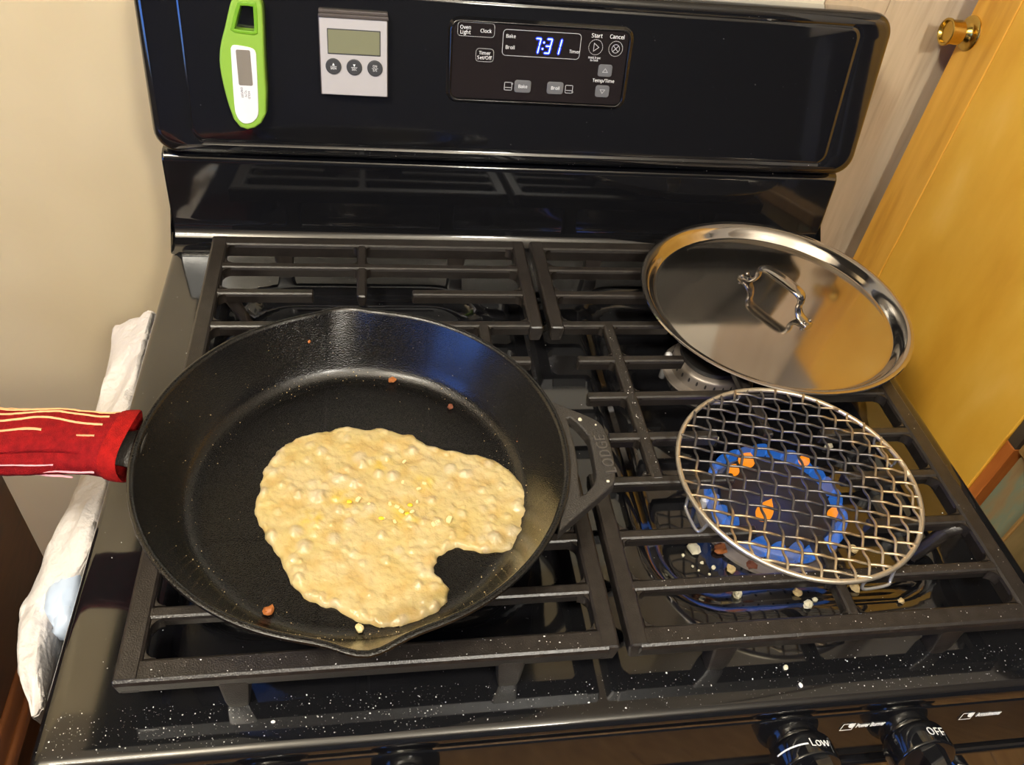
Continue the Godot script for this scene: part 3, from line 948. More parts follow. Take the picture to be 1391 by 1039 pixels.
func grates() -> void:
	for s in [-1.0, 1.0]:
		var label := "left cast iron grate of bars carrying the skillet" if s < 0 else "right cast iron grate of bars carrying the steel lid and the wire rack"
		var o := thing("burner_grate", label, "grate", Vector3(s * 0.165, 0, 0.32), "cast iron burner grates")
		var Y := 0.0425
		var H := 0.012
		var P := func(x: float, z: float) -> Vector3: return Vector3(s * x, Y, z)
		# outer frame: wide rails
		var rails := [
			[0.0105, 0.0895, 0.3255, 0.0895, 0.0165], [0.0105, 0.5515, 0.3255, 0.5515, 0.0165],
			[0.3175, 0.083, 0.3175, 0.558, 0.0165],
			[0.0105, 0.083, 0.0105, 0.2275, 0.0150], [0.0105, 0.4080, 0.0105, 0.558, 0.0150]]
		for r in rails:
			var g := Geo.new()
			var dy := 0.0004 if r[0] == r[2] else 0.0
			g.bar(P.call(r[0], r[1]) + Vector3(0, dy, 0), P.call(r[2], r[3]) + Vector3(0, dy, 0), r[4], r[4] * 0.72, 0.016, 0.0026)
			obj("rail", g, M.grate, o, 30.0)
		# bars that run from rail to rail
		for b in [[0.0105, 0.131, 0.3175, 0.131], [0.0105, 0.2205, 0.1255, 0.2205], [0.022, 0.3185, 0.3175, 0.3185], [0.0105, 0.5115, 0.3175, 0.5115], [0.0105, 0.4155, 0.127, 0.4155]]:
			var g := Geo.new()
			var wide := 0.0098
			g.bar(P.call(b[0], b[1]) - Vector3(0, 0.0003, 0), P.call(b[2], b[3]) - Vector3(0, 0.0003, 0), wide, 0.006, H, 0.0022)
			obj("bar", g, M.grate, o, 30.0)
		# fingers that point at the burners
		for b in [[0.0105, 0.1725, 0.127, 0.1725], [0.3175, 0.1725, 0.222, 0.1725], [0.3175, 0.2205, 0.225, 0.2205], [0.022, 0.2705, 0.126, 0.2705], [0.3175, 0.2705, 0.225, 0.2705],
			[0.030, 0.3675, 0.128, 0.3675], [0.3175, 0.3690, 0.225, 0.3690], [0.3175, 0.4180, 0.225, 0.4180], [0.0105, 0.4675, 0.128, 0.4675], [0.3175, 0.4665, 0.225, 0.4665],
			[0.176, 0.0895, 0.176, 0.180], [0.176, 0.268, 0.176, 0.370], [0.176, 0.476, 0.176, 0.5515]]:
			var g := Geo.new()
			g.bar(P.call(b[0], b[1]) - Vector3(0, 0.0006, 0), P.call(b[2], b[3]) - Vector3(0, 0.0006, 0), 0.0098, 0.006, H, 0.0022)
			obj("finger", g, M.grate, o, 30.0)
		var sp := Geo.new()
		sp.bar(P.call(0.0615, 0.2205) + Vector3(0, 0.0001, 0), P.call(0.0615, 0.4155) + Vector3(0, 0.0001, 0), 0.0115, 0.007, H, 0.0024)
		obj("spine", sp, M.grate, o, 30.0)
		# rounded inner corners
		var fg := Geo.new()
		var zz := [0.0975, 0.126, 0.136, 0.1676, 0.1774, 0.2155, 0.2255, 0.2656, 0.2754, 0.3136, 0.3234, 0.3640, 0.3740, 0.4130, 0.4230, 0.4616, 0.4714, 0.5066, 0.5164, 0.5435]
		for i in zz.size(): fillet(fg, s * 0.3095, zz[i], -s, 1.0 if i % 2 == 0 else -1.0, Y, 0.011)
		for i in [0, 1, 2, 3, 4, 5, 16, 17, 18, 19]: fillet(fg, s * 0.0178, zz[i], s, 1.0 if i % 2 == 0 else -1.0, Y, 0.011)
		for i in [15]: fillet(fg, s * 0.0178, 0.4626, s, -1.0, Y, 0.011)
		for z in [0.0975, 0.5164, 0.126, 0.136, 0.5066, 0.5435]:
			for t in [-1.0, 1.0]: fillet(fg, s * (0.176 + t * 0.0049), z, s * t, 1.0 if z in [0.0975, 0.5164, 0.136] else -1.0, Y, 0.011, 0.004)
		for z in [0.2254, 0.2656, 0.2754, 0.3136, 0.3234, 0.3626, 0.3724, 0.4106]:
			for t in [-1.0, 1.0]: fillet(fg, s * (0.0615 + t * 0.0056), z, s * t, 1.0 if z in [0.2254, 0.2754, 0.3234, 0.3724] else -1.0, Y, 0.011, 0.004)
		obj("corner_fillet", fg, M.grate, o, 30.0)
		# feet
		for f in [[0.0765, 0.5525], [0.256, 0.5525], [0.0765, 0.0895], [0.256, 0.0895]]:
			var g := Geo.new()
			var lv := []
			for e in [[0.0, 0.0072, 0.0072], [0.008, 0.0082, 0.0078], [0.026, 0.0098, 0.0062], [0.030, 0.0104, 0.0058]]:
				var l := PackedVector3Array()
				for v in rrect(-e[1], e[1], -e[2], e[2], 0.003, 2): l.append(Vector3(s * f[0] + v.x, e[0] + cook_y(s * f[0], f[1]), f[1] - v.y))
				lv.append(l)
			g.loft(lv)
			obj("foot", g, M.grate, o, 35.0)
		for f in [[0.166], [0.468]]:
			var g := Geo.new()
			var z: float = f[0]
			g.tube(PackedVector3Array([Vector3(s * 0.309, 0.033, z), Vector3(s * 0.300, 0.028, z + 0.001), Vector3(s * 0.285, cook_y(s * 0.285, z) + 0.002, z + 0.002)]), [0.007, 0.0065, 0.005], 10)
			obj("foot", g, M.grate, o, 45.0)

# ---- burners and flame
func burners() -> void:
	var spots := [[-0.176, 0.235, 0.037, "small burner under the back of the left grate, behind the skillet"], [-0.176, 0.42, 0.042, "burner hidden under the cast iron skillet"], [0.176, 0.235, 0.036, "unlit grey burner under the left edge of the steel lid"], [0.172, 0.42, 0.051, "lit burner with blue flames under the wire rack"]]
	for b in spots:
		var at := Vector3(b[0], cook_y(b[0], b[1]), b[1])
		var r: float = b[2]
		var o := thing("burner", b[3], "burner", at, "burners of the gas range")
		var g := Geo.new()
		g.xf.origin = at
		g.lathe([Vector2(r + 0.012, 0.0), Vector2(r + 0.011, 0.002), Vector2(r + 0.004, 0.004), Vector2(r + 0.0035, 0.016), Vector2(r + 0.001, 0.019), Vector2(r - 0.004, 0.020)], 48)
		obj("base", g, M.burner, o, 40.0)
		g = Geo.new()
		g.xf.origin = at + Vector3(0, 0.0195, 0)
		g.lathe([Vector2(r - 0.006, 0), Vector2(r - 0.003, 0.001), Vector2(r - 0.0015, 0.003), Vector2(r - 0.003, 0.0058), Vector2(r - 0.008, 0.0068), Vector2(0.0001, 0.0074)], 48)
		obj("cap", g, M.cap, o, 40.0)
		g = Geo.new()
		g.xf.origin = at + Vector3(-r - 0.007, 0, -0.01)
		g.lathe([Vector2(0.0035, 0), Vector2(0.0035, 0.016), Vector2(0.0015, 0.018), Vector2(0.0001, 0.018)], 10)
		obj("igniter", g, M.white, o)
		var slots := Geo.new()
		for i in 28:
			var a := TAU * i / 28
			var c := at + Vector3(cos(a), 0, sin(a)) * (r + 0.0034) + Vector3(0, 0.0125, 0)
			slots.blob(c, Vector3(0.0012, 0.003, 0.0012), 6, 4)
		var so := obj("port", slots, M.cap, o)
		tag(so, "", "", "", "stuff")
	# flame: a ring of blue jets and five orange tips
	var fo := thing("gas_flame", "ring of small blue gas flames with orange tips under the wire rack", "flame", Vector3(0.172, 0.006, 0.42))
	var blue := glow("blue flame", Color(0.22, 0.55, 1.0), 1.1, 0.24)
	var pale := glow("pale blue flame", Color(0.45, 0.62, 1.0), 1.0, 0.2)
	var orange := glow("orange flame", Color(1.0, 0.58, 0.05), 1.5, 0.6)
	for i in 26:
		var a := TAU * i / 26
		var front := maxf(0.0, sin(a))
		var out := Vector3(cos(a), 0, sin(a))
		var c := Vector3(0.172, 0.004, 0.42) + out * 0.0535
		var k := 0.75 + 0.35 * rng.randf()
		var g := Geo.new()
		var pts := PackedVector3Array([c, c + out * 0.0035 + Vector3(0, 0.004, 0), c + out * 0.004 + Vector3(0, 0.010 * k, 0), c + out * 0.002 + Vector3(0, (0.015 + 0.005 * front) * k, 0), c + out * 0.0005 + Vector3(0, (0.019 + 0.006 * front) * k, 0)])
		g.tube(curve3(pts, 3), [0.0036, 0.0052, 0.0064, 0.0074, 0.0080, 0.0082, 0.0080, 0.0075, 0.0066, 0.0054, 0.0040, 0.0024, 0.0008], 12, false, 0.42, out)
		obj("flame_jet", g, pale if i % 3 == 1 else blue, fo, 60.0)
	for q in [[0.137, 0.397, 0.006, 0.007], [0.152, 0.388, 0.008, 0.009], [0.206, 0.389, 0.0055, 0.007], [0.1455, 0.446, 0.0075, 0.015], [0.207, 0.447, 0.0045, 0.009]]:
		var g := Geo.new()
		var c := Vector3(q[0], 0.022, q[1])
		var fp := PackedVector3Array()
		var fr := []
		for k in 15:
			var t := k / 14.0
			fp.append(c + Vector3(0, q[3] * 1.9 * t, 0))
			fr.append(q[2] * maxf(0.03, sin(PI * pow(t, 0.75))) * (1.0 - 0.25 * t))
		g.tube(fp, fr, 16)
		obj("flame_tip", g, orange, fo, 60.0)
	var l := OmniLight3D.new()
	l.name = "light"
	l.position = Vector3(0, 0.032, 0)
	l.light_color = Color(0.35, 0.5, 1.0)
	l.light_energy = 0.0015
	l.light_size = 0.03
	l.shadow_enabled = true
	l.omni_range = 4.0
	l.omni_attenuation = 2.0
	fo.add_child(l)

# ---- skillet
const SC := Vector3(-0.177, 0.0425, 0.421)
const ST := 0.07            # how far the handle is turned

func skillet() -> void:
	var o := thing("skillet", "large black cast iron skillet holding the flatbread", "skillet", SC)
	var g := Geo.new()
	var prof := [Vector2(0.0001, 0.001), Vector2(0.112, 0.001), Vector2(0.1175, 0.0), Vector2(0.1205, 0.001), Vector2(0.1235, 0.004), Vector2(0.1275, 0.012), Vector2(0.1475, 0.0525),
		Vector2(0.1512, 0.0528), Vector2(0.1523, 0.0542), Vector2(0.1519, 0.0560), Vector2(0.1502, 0.0568), Vector2(0.1482, 0.0560), Vector2(0.1470, 0.0540), Vector2(0.1400, 0.0390), Vector2(0.1320, 0.0220), Vector2(0.1275, 0.0138),
		Vector2(0.1235, 0.0092), Vector2(0.1185, 0.0068), Vector2(0.112, 0.0060), Vector2(0.08, 0.0058), Vector2(0.04, 0.0058), Vector2(0.0001, 0.0058)]
	var loops := []
	for v in prof:
		var l := PackedVector3Array()
		for j in 160:
			var a := TAU * j / 160
			var r: float = v.x
			var y: float = v.y
			for sa in [PI / 2 + 0.05, -PI / 2 + 0.0]:     # pouring lips, back and front
				var da := wrapf(a - sa - ST * 0.5, -PI, PI)
				var lip := exp(-da * da / 0.016)
				var k := smoothstep(0.010, 0.056, v.y)
				r += lip * 0.0075 * k * k
				y -= lip * 0.0022 * k * k
			l.append(SC + Vector3(cos(a) * r, y, -sin(a) * r))
		loops.append(l)
	g.loft(loops, false, false)
	var body := obj("body", g, M.iron, o, 50.0)
	# helper handle with a hole and raised lettering
	var outer := smooth_loop(PackedVector2Array([Vector2(-0.0395, -0.372), Vector2(-0.018, -0.3845), Vector2(0.000, -0.396), Vector2(0.0065, -0.404), Vector2(0.0085, -0.418), Vector2(0.0078, -0.440), Vector2(0.0045, -0.4575), Vector2(-0.0005, -0.4635), Vector2(-0.020, -0.4795), Vector2(-0.036, -0.4925), Vector2(-0.0500, -0.5025), Vector2(-0.0370, -0.474), Vector2(-0.0315, -0.45), Vector2(-0.0292, -0.421), Vector2(-0.031, -0.395)]), 4)
	var hole := smooth_loop(PackedVector2Array([Vector2(-0.0205, -0.3975), Vector2(-0.0165, -0.3955), Vector2(-0.0075, -0.4125), Vector2(-0.0065, -0.42), Vector2(-0.0078, -0.445), Vector2(-0.0105, -0.4575), Vector2(-0.021, -0.4695), Vector2(-0.0245, -0.4675), Vector2(-0.0215, -0.453), Vector2(-0.0195, -0.435), Vector2(-0.0192, -0.415)]), 4)
	var hc := Vector2(-0.0135, -0.433)
	var A := PackedVector2Array()
	var B := PackedVector2Array()
	for i in 72:
		var a := TAU * i / 72
		A.append(reach(outer, hc, a))
		B.append(reach(hole, hc, a))
	g = Geo.new()
	g.xf = Transform3D(LAY, Vector3.ZERO)
	g.ring(A, B, 0.0860, 0.0958, 0.0018)
	var ah := obj("helper_handle", g, M.iron_handle, o, 40.0)
	var tb := Basis(Vector3(0, 0, -1), Vector3(-1, 0, 0), Vector3(0, 1, 0))
	tb = tb.rotated(Vector3.UP, 0.06)
	text(ah, "LODGE", Transform3D(tb, Vector3(0.0020, 0.0962, 0.4335)), 0.0082, M.iron_letter, "raised_lettering", 1.05, 0.0014)
	for q in [[-0.0105, 0.3975, 0.002], [-0.0005, 0.459, 0.0013], [-0.003, 0.402, 0.001], [0.003, 0.408, 0.0008]]:
		pass
	# main handle, mostly under the red cover
	g = Geo.new()
	var d := Vector3(-cos(ST), 0, -sin(ST))
	var c := SC + Vector3(0, 0.046, 0)
	g.tube(PackedVector3Array([c + d * 0.146, c + d * 0.158, c + d * 0.175, c + d * 0.22, c + d * 0.27, c + d * 0.285]), [0.019, 0.0155, 0.0125, 0.0135, 0.014, 0.008], 14, false, 0.42)
	obj("handle", g, M.iron_handle, o, 50.0)
	# fond: browned specks stuck low on the wall
	var stuff := Geo.new()
	var r2 := RandomNumberGenerator.new(); r2.seed = 77
	for i in 420:
		if i % 2 == 1: r2.randf()
		var a := r2.randf() * TAU
		var rr := 0.1195 + r2.randfn(0, 0.005)
		if i > 250: rr = sqrt(r2.randf()) * 0.118
		if i > 340: rr = 0.128 + r2.randf() * 0.018
		if rr > 0.147: continue
		var y := 0.0064
		if rr > 0.112: y = 0.0062 + pow((rr - 0.112) / 0.0155, 2.0) * 0.0085
		if rr > 0.1275: y = 0.0145 + (rr - 0.1275) * 2.05
		var s := 0.00016 + 0.0004 * pow(r2.randf(), 4.0)
		stuff.blob(SC + Vector3(cos(a) * rr, y, sin(a) * rr), Vector3(s, s * 0.7, s), 4, 3)
	var so := obj("residue", stuff, M.crumb_tan, o)
	tag(so, "", "", "", "stuff")

# ---- flatbread
func bread() -> void:
	var pts := PackedVector2Array()
	for q in [[-227,370],[-215,365],[-201,362],[-188,358],[-173,362],[-160,360],[-148,366],[-135,369],[-128,377],[-118,382],[-104,387],[-89,391],[-77,395],[-65,404],[-56,417],[-51,428],[-49,441],[-52,456]]: pts.append(Vector2(q[0], q[1]) * 0.001)
	for q in [[-56,470],[-61,478],[-70,483],[-87,483],[-100,480],[-109,477],[-115,480],[-122,484],[-125,491],[-126,497],[-121,503],[-117,511],[-119,520],[-125,527],[-135,532],[-147,536],[-159,537],[-170,534],[-182,529]]: pts.append(Vector2(q[0], q[1]) * 0.001)
	for q in [[-192,521],[-202,518],[-213,511],[-222,500],[-228,487],[-233,476],[-240,466],[-245,454],[-250,444],[-252,434],[-250,422],[-249,409],[-248,399],[-243,389],[-240,383],[-234,376]]: pts.append(Vector2(q[0], q[1]) * 0.001)
	var poly := smooth_loop(pts, 3)
	# small blisters along the rim
	for i in poly.size():
		var a := poly[(i + poly.size() - 1) % poly.size()]
		var b := poly[(i + 1) % poly.size()]
		var n := (b - a).normalized().orthogonal()
		poly[i] += n * 0.0009 * sin(i * 1.9) * (0.4 + 0.6 * absf(sin(i * 0.23)))
	var bl := []
	for q in [[-177,393,7],[-208,428,7],[-152,412,6],[-163,410,5],[-193,413,6],[-206,385,5],[-157,393,5],[-136,386,5],[-195,467,6],[-215,472,7],[-221,459,6],[-199,481,4],[-108,407,6],[-95,412,5],[-77,403,5],[-81,472,6]]: bl.append(q)
	for q in [[-67,467,6],[-60,445,5],[-85,428,4],[-150,479,5],[-146,486,4],[-175,488,4],[-181,418,5],[-238,462,5],[-241,404,5],[-186,403,4],[-170,442,6],[-184,453,5],[-209,461,4],[-70,425,4],[-159,486,4],[-181,480,4]]: bl.append(q)
	var r2 := RandomNumberGenerator.new(); r2.seed = 5
	for i in 300: bl.append([r2.randf_range(-250, -50), r2.randf_range(360, 536), r2.randf_range(1.8, 4.6)])
	for i in range(0, poly.size(), 3): bl.append([poly[i].x * 1000 + r2.randf_range(-3, 3), poly[i].y * 1000 + r2.randf_range(-3, 3), r2.randf_range(2.5, 5.5)])
	var cells := {}
	for b in bl:
		var amp: float = b[2] * 0.00032 * r2.randf_range(0.7, 1.3)
		b.append(amp)
		for cx in range(int(floor(b[0] / 10.0)) - 1, int(floor(b[0] / 10.0)) + 2):
			for cz in range(int(floor(b[1] / 10.0)) - 1, int(floor(b[1] / 10.0)) + 2):
				var key := Vector2i(cx, cz)
				if cells.has(key): cells[key].append(b)
				else: cells[key] = [b]
	var n1 := FastNoiseLite.new(); n1.seed = 3; n1.frequency = 28.0
	var n2 := FastNoiseLite.new(); n2.seed = 8; n2.frequency = 75.0; n2.fractal_octaves = 3
	var step := 0.00125
	var nx := 168; var nz := 146
	var x0 := -0.2555; var z0 := 0.3555
	var P := []; var C := []; var inside := []
	var m := poly.size()
	for j in nz:
		for i in nx:
			var v := Vector2(x0 + i * step, z0 + j * step)
			inside.append(Geometry2D.is_point_in_polygon(v, poly))
	for j in nz:
		for i in nx:
			var k := j * nx + i
			var v := Vector2(x0 + i * step, z0 + j * step)
			var near: bool = inside[k]
			if not near:
				for q in [[-1, 0], [1, 0], [0, -1], [0, 1], [1, 1], [-1, -1], [1, -1], [-1, 1]]:
					var ii: int = i + q[0]; var jj: int = j + q[1]
					if ii >= 0 and jj >= 0 and ii < nx and jj < nz and inside[jj * nx + ii]: near = true
			if not near:
				P.append(null); C.append(Color.WHITE)
				continue
			var best := 1.0
			var bp := v
			for e in m:
				var cp := Geometry2D.get_closest_point_to_segment(v, poly[e], poly[(e + 1) % m])
				var dd := cp.distance_squared_to(v)
				if dd < best: best = dd; bp = cp
			var d := sqrt(best)
			var y := 0.0
			var white := 0.0
			if not inside[k]: v = bp; d = 0.0
			else:
				var t := minf(d / 0.0055, 1.0)
				var edge := sqrt(1.0 - (1.0 - t) * (1.0 - t))
				y = 0.0034 * edge + n1.get_noise_2d(v.x, v.y) * 0.0018 * t + n2.get_noise_2d(v.x, v.y) * 0.0011 * t
				for b in cells.get(Vector2i(int(floor(v.x * 100.0)), int(floor(v.y * 100.0))), []):
					var rr: float = Vector2(v.x * 1000 - b[0], v.y * 1000 - b[1]).length() / b[2]
					if rr < 1.0:
						var h := (1.0 - rr * rr)
						y += b[3] * h * minf(1.0, h * 1.6) * edge
						if b[2] > 3.3: white = maxf(white, h * minf(1.0, (b[2] - 3.0) / 2.5))
				y = maxf(y, 0.0004)
			var col := Color(0.49, 0.368, 0.145).lerp(Color(0.52, 0.41, 0.215), 0.5 + n1.get_noise_2d(v.x * 0.6 + 3.0, v.y * 0.6))
			col = col.lerp(Color(0.44, 0.285, 0.085), clampf(n2.get_noise_2d(v.x * 0.5, v.y * 0.5 + 7.0) * 1.1 + 0.08, 0.0, 0.6))
			col = col.lerp(Color(0.54, 0.465, 0.34), white * 0.6)
			# melted butter stains near the middle
			for bq in [[-0.190, 0.434, 0.016], [-0.143, 0.447, 0.018], [-0.128, 0.421, 0.011], [-0.160, 0.398, 0.011], [-0.21, 0.45, 0.013]]:
				var q: float = 1.0 - Vector2(v.x - bq[0], v.y - bq[1]).length() / bq[2]
				if q > 0.0: col = col.lerp(Color(0.55, 0.37, 0.04), minf(1.0, q * 1.3) * 0.8 * clampf(0.55 + n2.get_noise_2d(v.x + 1.0, v.y) * 1.6, 0.0, 1.0))
			P.append(Vector3(v.x, 0.0486 + y, v.y))
			C.append(col)
	var st := SurfaceTool.new()
	st.begin(Mesh.PRIMITIVE_TRIANGLES)
	st.set_smooth_group(0)
	var base := Vector3(-0.155, 0.0485, 0.45)
	for j in nz - 1:
		for i in nx - 1:
			var q := [j * nx + i, j * nx + i + 1, (j + 1) * nx + i + 1, (j + 1) * nx + i]
			var any := false
			var ok := true
			for k in q:
				if P[k] == null: ok = false
				elif inside[k]: any = true
			if not ok or not any: continue
			for t in [[0, 1, 2], [0, 2, 3]]:
				for k in t:
					st.set_color(C[q[k]].linear_to_srgb().srgb_to_linear())
					st.add_vertex(P[q[k]] - base)
	st.generate_normals()
	var o := thing("flatbread", "pale blistered flatbread with a bite-shaped notch frying in the skillet", "flatbread", base)
	var mi := MeshInstance3D.new()
	mi.name = "dough"
	mi.mesh = st.commit()
	mi.material_override = M.bread
	o.add_child(mi)
	bases[mi] = base
	# butter bits and pale flakes lying on it
	for q in [[-0.1845, 0.436], [-0.1425, 0.449], [-0.1615, 0.452], [-0.1405, 0.441]]:
		var g := Geo.new()
		g.blob(Vector3(0, 0.0006, 0), Vector3(0.0022, 0.0008, 0.0017), 8, 5, 0.3, int(q[0] * -9000))
		var b := obj("butter", g, M.butter, null, 60.0)
		b.position = Vector3(q[0], T + 0.0528, q[1])
		tag(b, "small yellow smear of butter melting on the flatbread", "butter", "butter smears on the flatbread")
	var proto: MeshInstance3D = null
	for q in [[-0.121, 0.457, 1.0, 0.3], [-0.1125, 0.4555, 1.5, 1.1], [-0.1245, 0.459, 1.0, 2.0], [-0.139, 0.447, 0.9, 0.5], [-0.155, 0.439, 0.9, 1.7], [-0.147, 0.446, 1.1, 2.4], [-0.133, 0.426, 0.9, 0.1], [-0.129, 0.421, 0.9, 2.8], [-0.145, 0.419, 0.8, 1.3], [-0.178, 0.434, 1.2, 0.9], [-0.170, 0.439, 0.9, 2.2], [-0.160, 0.452, 0.8, 0.4], [-0.152, 0.455, 0.8, 1.9], [-0.143, 0.399, 0.9, 0.7], [-0.150, 0.442, 1.0, 2.6], [-0.135, 0.438, 0.8, 1.5]]:
		var b: MeshInstance3D
		if proto == null:
			var g := Geo.new()
			var lv := []
			for e in [[0.0, 0.9], [0.0011, 1.0], [0.0015, 0.8]]:
				lv.append(Geo.at(PackedVector2Array([Vector2(0.0021, -0.0009) * e[1], Vector2(0.0018, 0.0012) * e[1], Vector2(-0.0004, 0.0016) * e[1], Vector2(-0.0022, 0.0008) * e[1], Vector2(-0.0017, -0.0012) * e[1]]), e[0]))
			g.xf = Transform3D(LAY, Vector3.ZERO)
			g.loft(lv)
			proto = obj("cheese_flake", g, M.flake, null, 20.0)
			b = proto
		else:
			b = proto.duplicate()
			b.name = numbered("cheese_flake")
			add_child(b)
		b.position = Vector3(q[0], T + 0.0524, q[1])
		b.rotation = Vector3(0.1, q[3], 0.12)
		b.scale = Vector3.ONE * q[2]
		tag(b, "small pale angular flake lying on the flatbread", "flake", "pale flakes on the flatbread")

# ---- red handle cover
func mitt() -> void:
	var A := Vector3(-0.336, 0.088, 0.4065)
	var d := Vector3(-0.0995, -0.001, -0.010).normalized()
	var o := thing("handle_cover", "red quilted fabric cover with cream stripes on the skillet handle", "handle cover", A + d * 0.06)
	var side := Vector3.UP.cross(d).normalized()      # towards +z when d points to -x ... sign fixed below
	if side.z < 0: side = -side
	var n := FastNoiseLite.new(); n.seed = 6; n.frequency = 30.0
	var S := func(t: float, a: float) -> Vector3:     # t metres along, a round: 0 = +z side, PI/2 = up
		var w := 0.0245 + 0.0035 * smoothstep(0.03, 0.12, t)
		var h := 0.0150 + 0.0015 * sin(t * 60.0)
		var flare := smoothstep(0.016, 0.0, t)
		w += flare * 0.003
		h += flare * 0.0015
		var fold := 1.0 - 0.16 * exp(-pow((wrapf(a - 0.62, -PI, PI)) / 0.14, 2.0)) * smoothstep(0.012, 0.03, t)
		var k := 1.0 + 0.05 * n.get_noise_2d(t * 1.3, a * 0.03) * smoothstep(0.0, 0.02, t) + 0.05 * sin(t * 80.0 + a * 1.5) * smoothstep(0.01, 0.03, t)
		var ca := cos(a); var sa := sin(a)
		return A + d * t + side * (signf(ca) * pow(absf(ca), 0.85) * w * k * fold) + Vector3.UP * (signf(sa) * pow(absf(sa), 0.85) * h * k * fold)
	var loops := []
	for i in 56:
		var t := 0.004 + i * 0.0036
		var l := PackedVector3Array()
		for j in 48: l.append(S.call(t, TAU * j / 48))
		loops.append(l)
	var inner := PackedVector3Array()
	for j in 48: inner.append(A + d * 0.012 + (S.call(0.012, TAU * j / 48) - A - d * 0.012) * 0.72)
	loops.push_front(inner)
	for l in loops: l.reverse()
	var g := Geo.new()
	g.loft(loops, false, true)
	obj("sleeve", g, M.red, o, 60.0)
	# hem at the open end
	loops = []
	for e in [[0.0085, 1.0], [0.0087, 1.04], [0.005, 1.05], [-0.002, 1.05], [-0.0035, 1.02], [-0.001, 0.88], [0.012, 0.84]]:
		var l := PackedVector3Array()
		for j in 48:
			var a := TAU * j / 48
			var v: Vector3 = S.call(maxf(e[0], 0.0), a)
			var c: Vector3 = A + d * maxf(e[0], 0.0)
			l.append(c + (v - c) * e[1] + d * minf(e[0], 0.0) + d * 0.002 * sin(a * 2.0 + 0.6))
		loops.append(l)
	g = Geo.new()
	for l in loops: l.reverse()
	g.loft(loops, false, false)
	obj("hem", g, M.red_hem, o, 60.0)
	# raised stitched stripes
	for q in [[2.72, 0.010, 0.20, 0], [2.42, 0.011, 0.20, 0], [2.12, 0.0125, 0.20, 0], [1.78, 0.014, 0.20, 0], [1.45, 0.016, 0.030, 0], [1.45, 0.052, 0.20, 0], [0.25, 0.040, 0.2, 1], [-0.08, 0.014, 0.2, 1], [-0.45, 0.03, 0.2, 1]]:
		var rows := [PackedVector3Array(), PackedVector3Array(), PackedVector3Array()]
		var t: float = q[1]
		while t < q[2]:
			var wob := 0.09 * sin(t * 80.0 + q[0] * 2.0)
			for k in 3:
				var a: float = q[0] + wob + (k - 1) * 0.036
				var v: Vector3 = S.call(t, a)
				var c: Vector3 = A + d * t
				rows[k].append(v + (v - c).normalized() * (0.0009 if k == 1 else -0.0002))
			t += 0.003
		var sg := Geo.new()
		sg.loft(rows, false, false, false)
		obj("stripe", sg, M.stitch if q[3] == 0 else M.stitch_pink, o, 70.0)

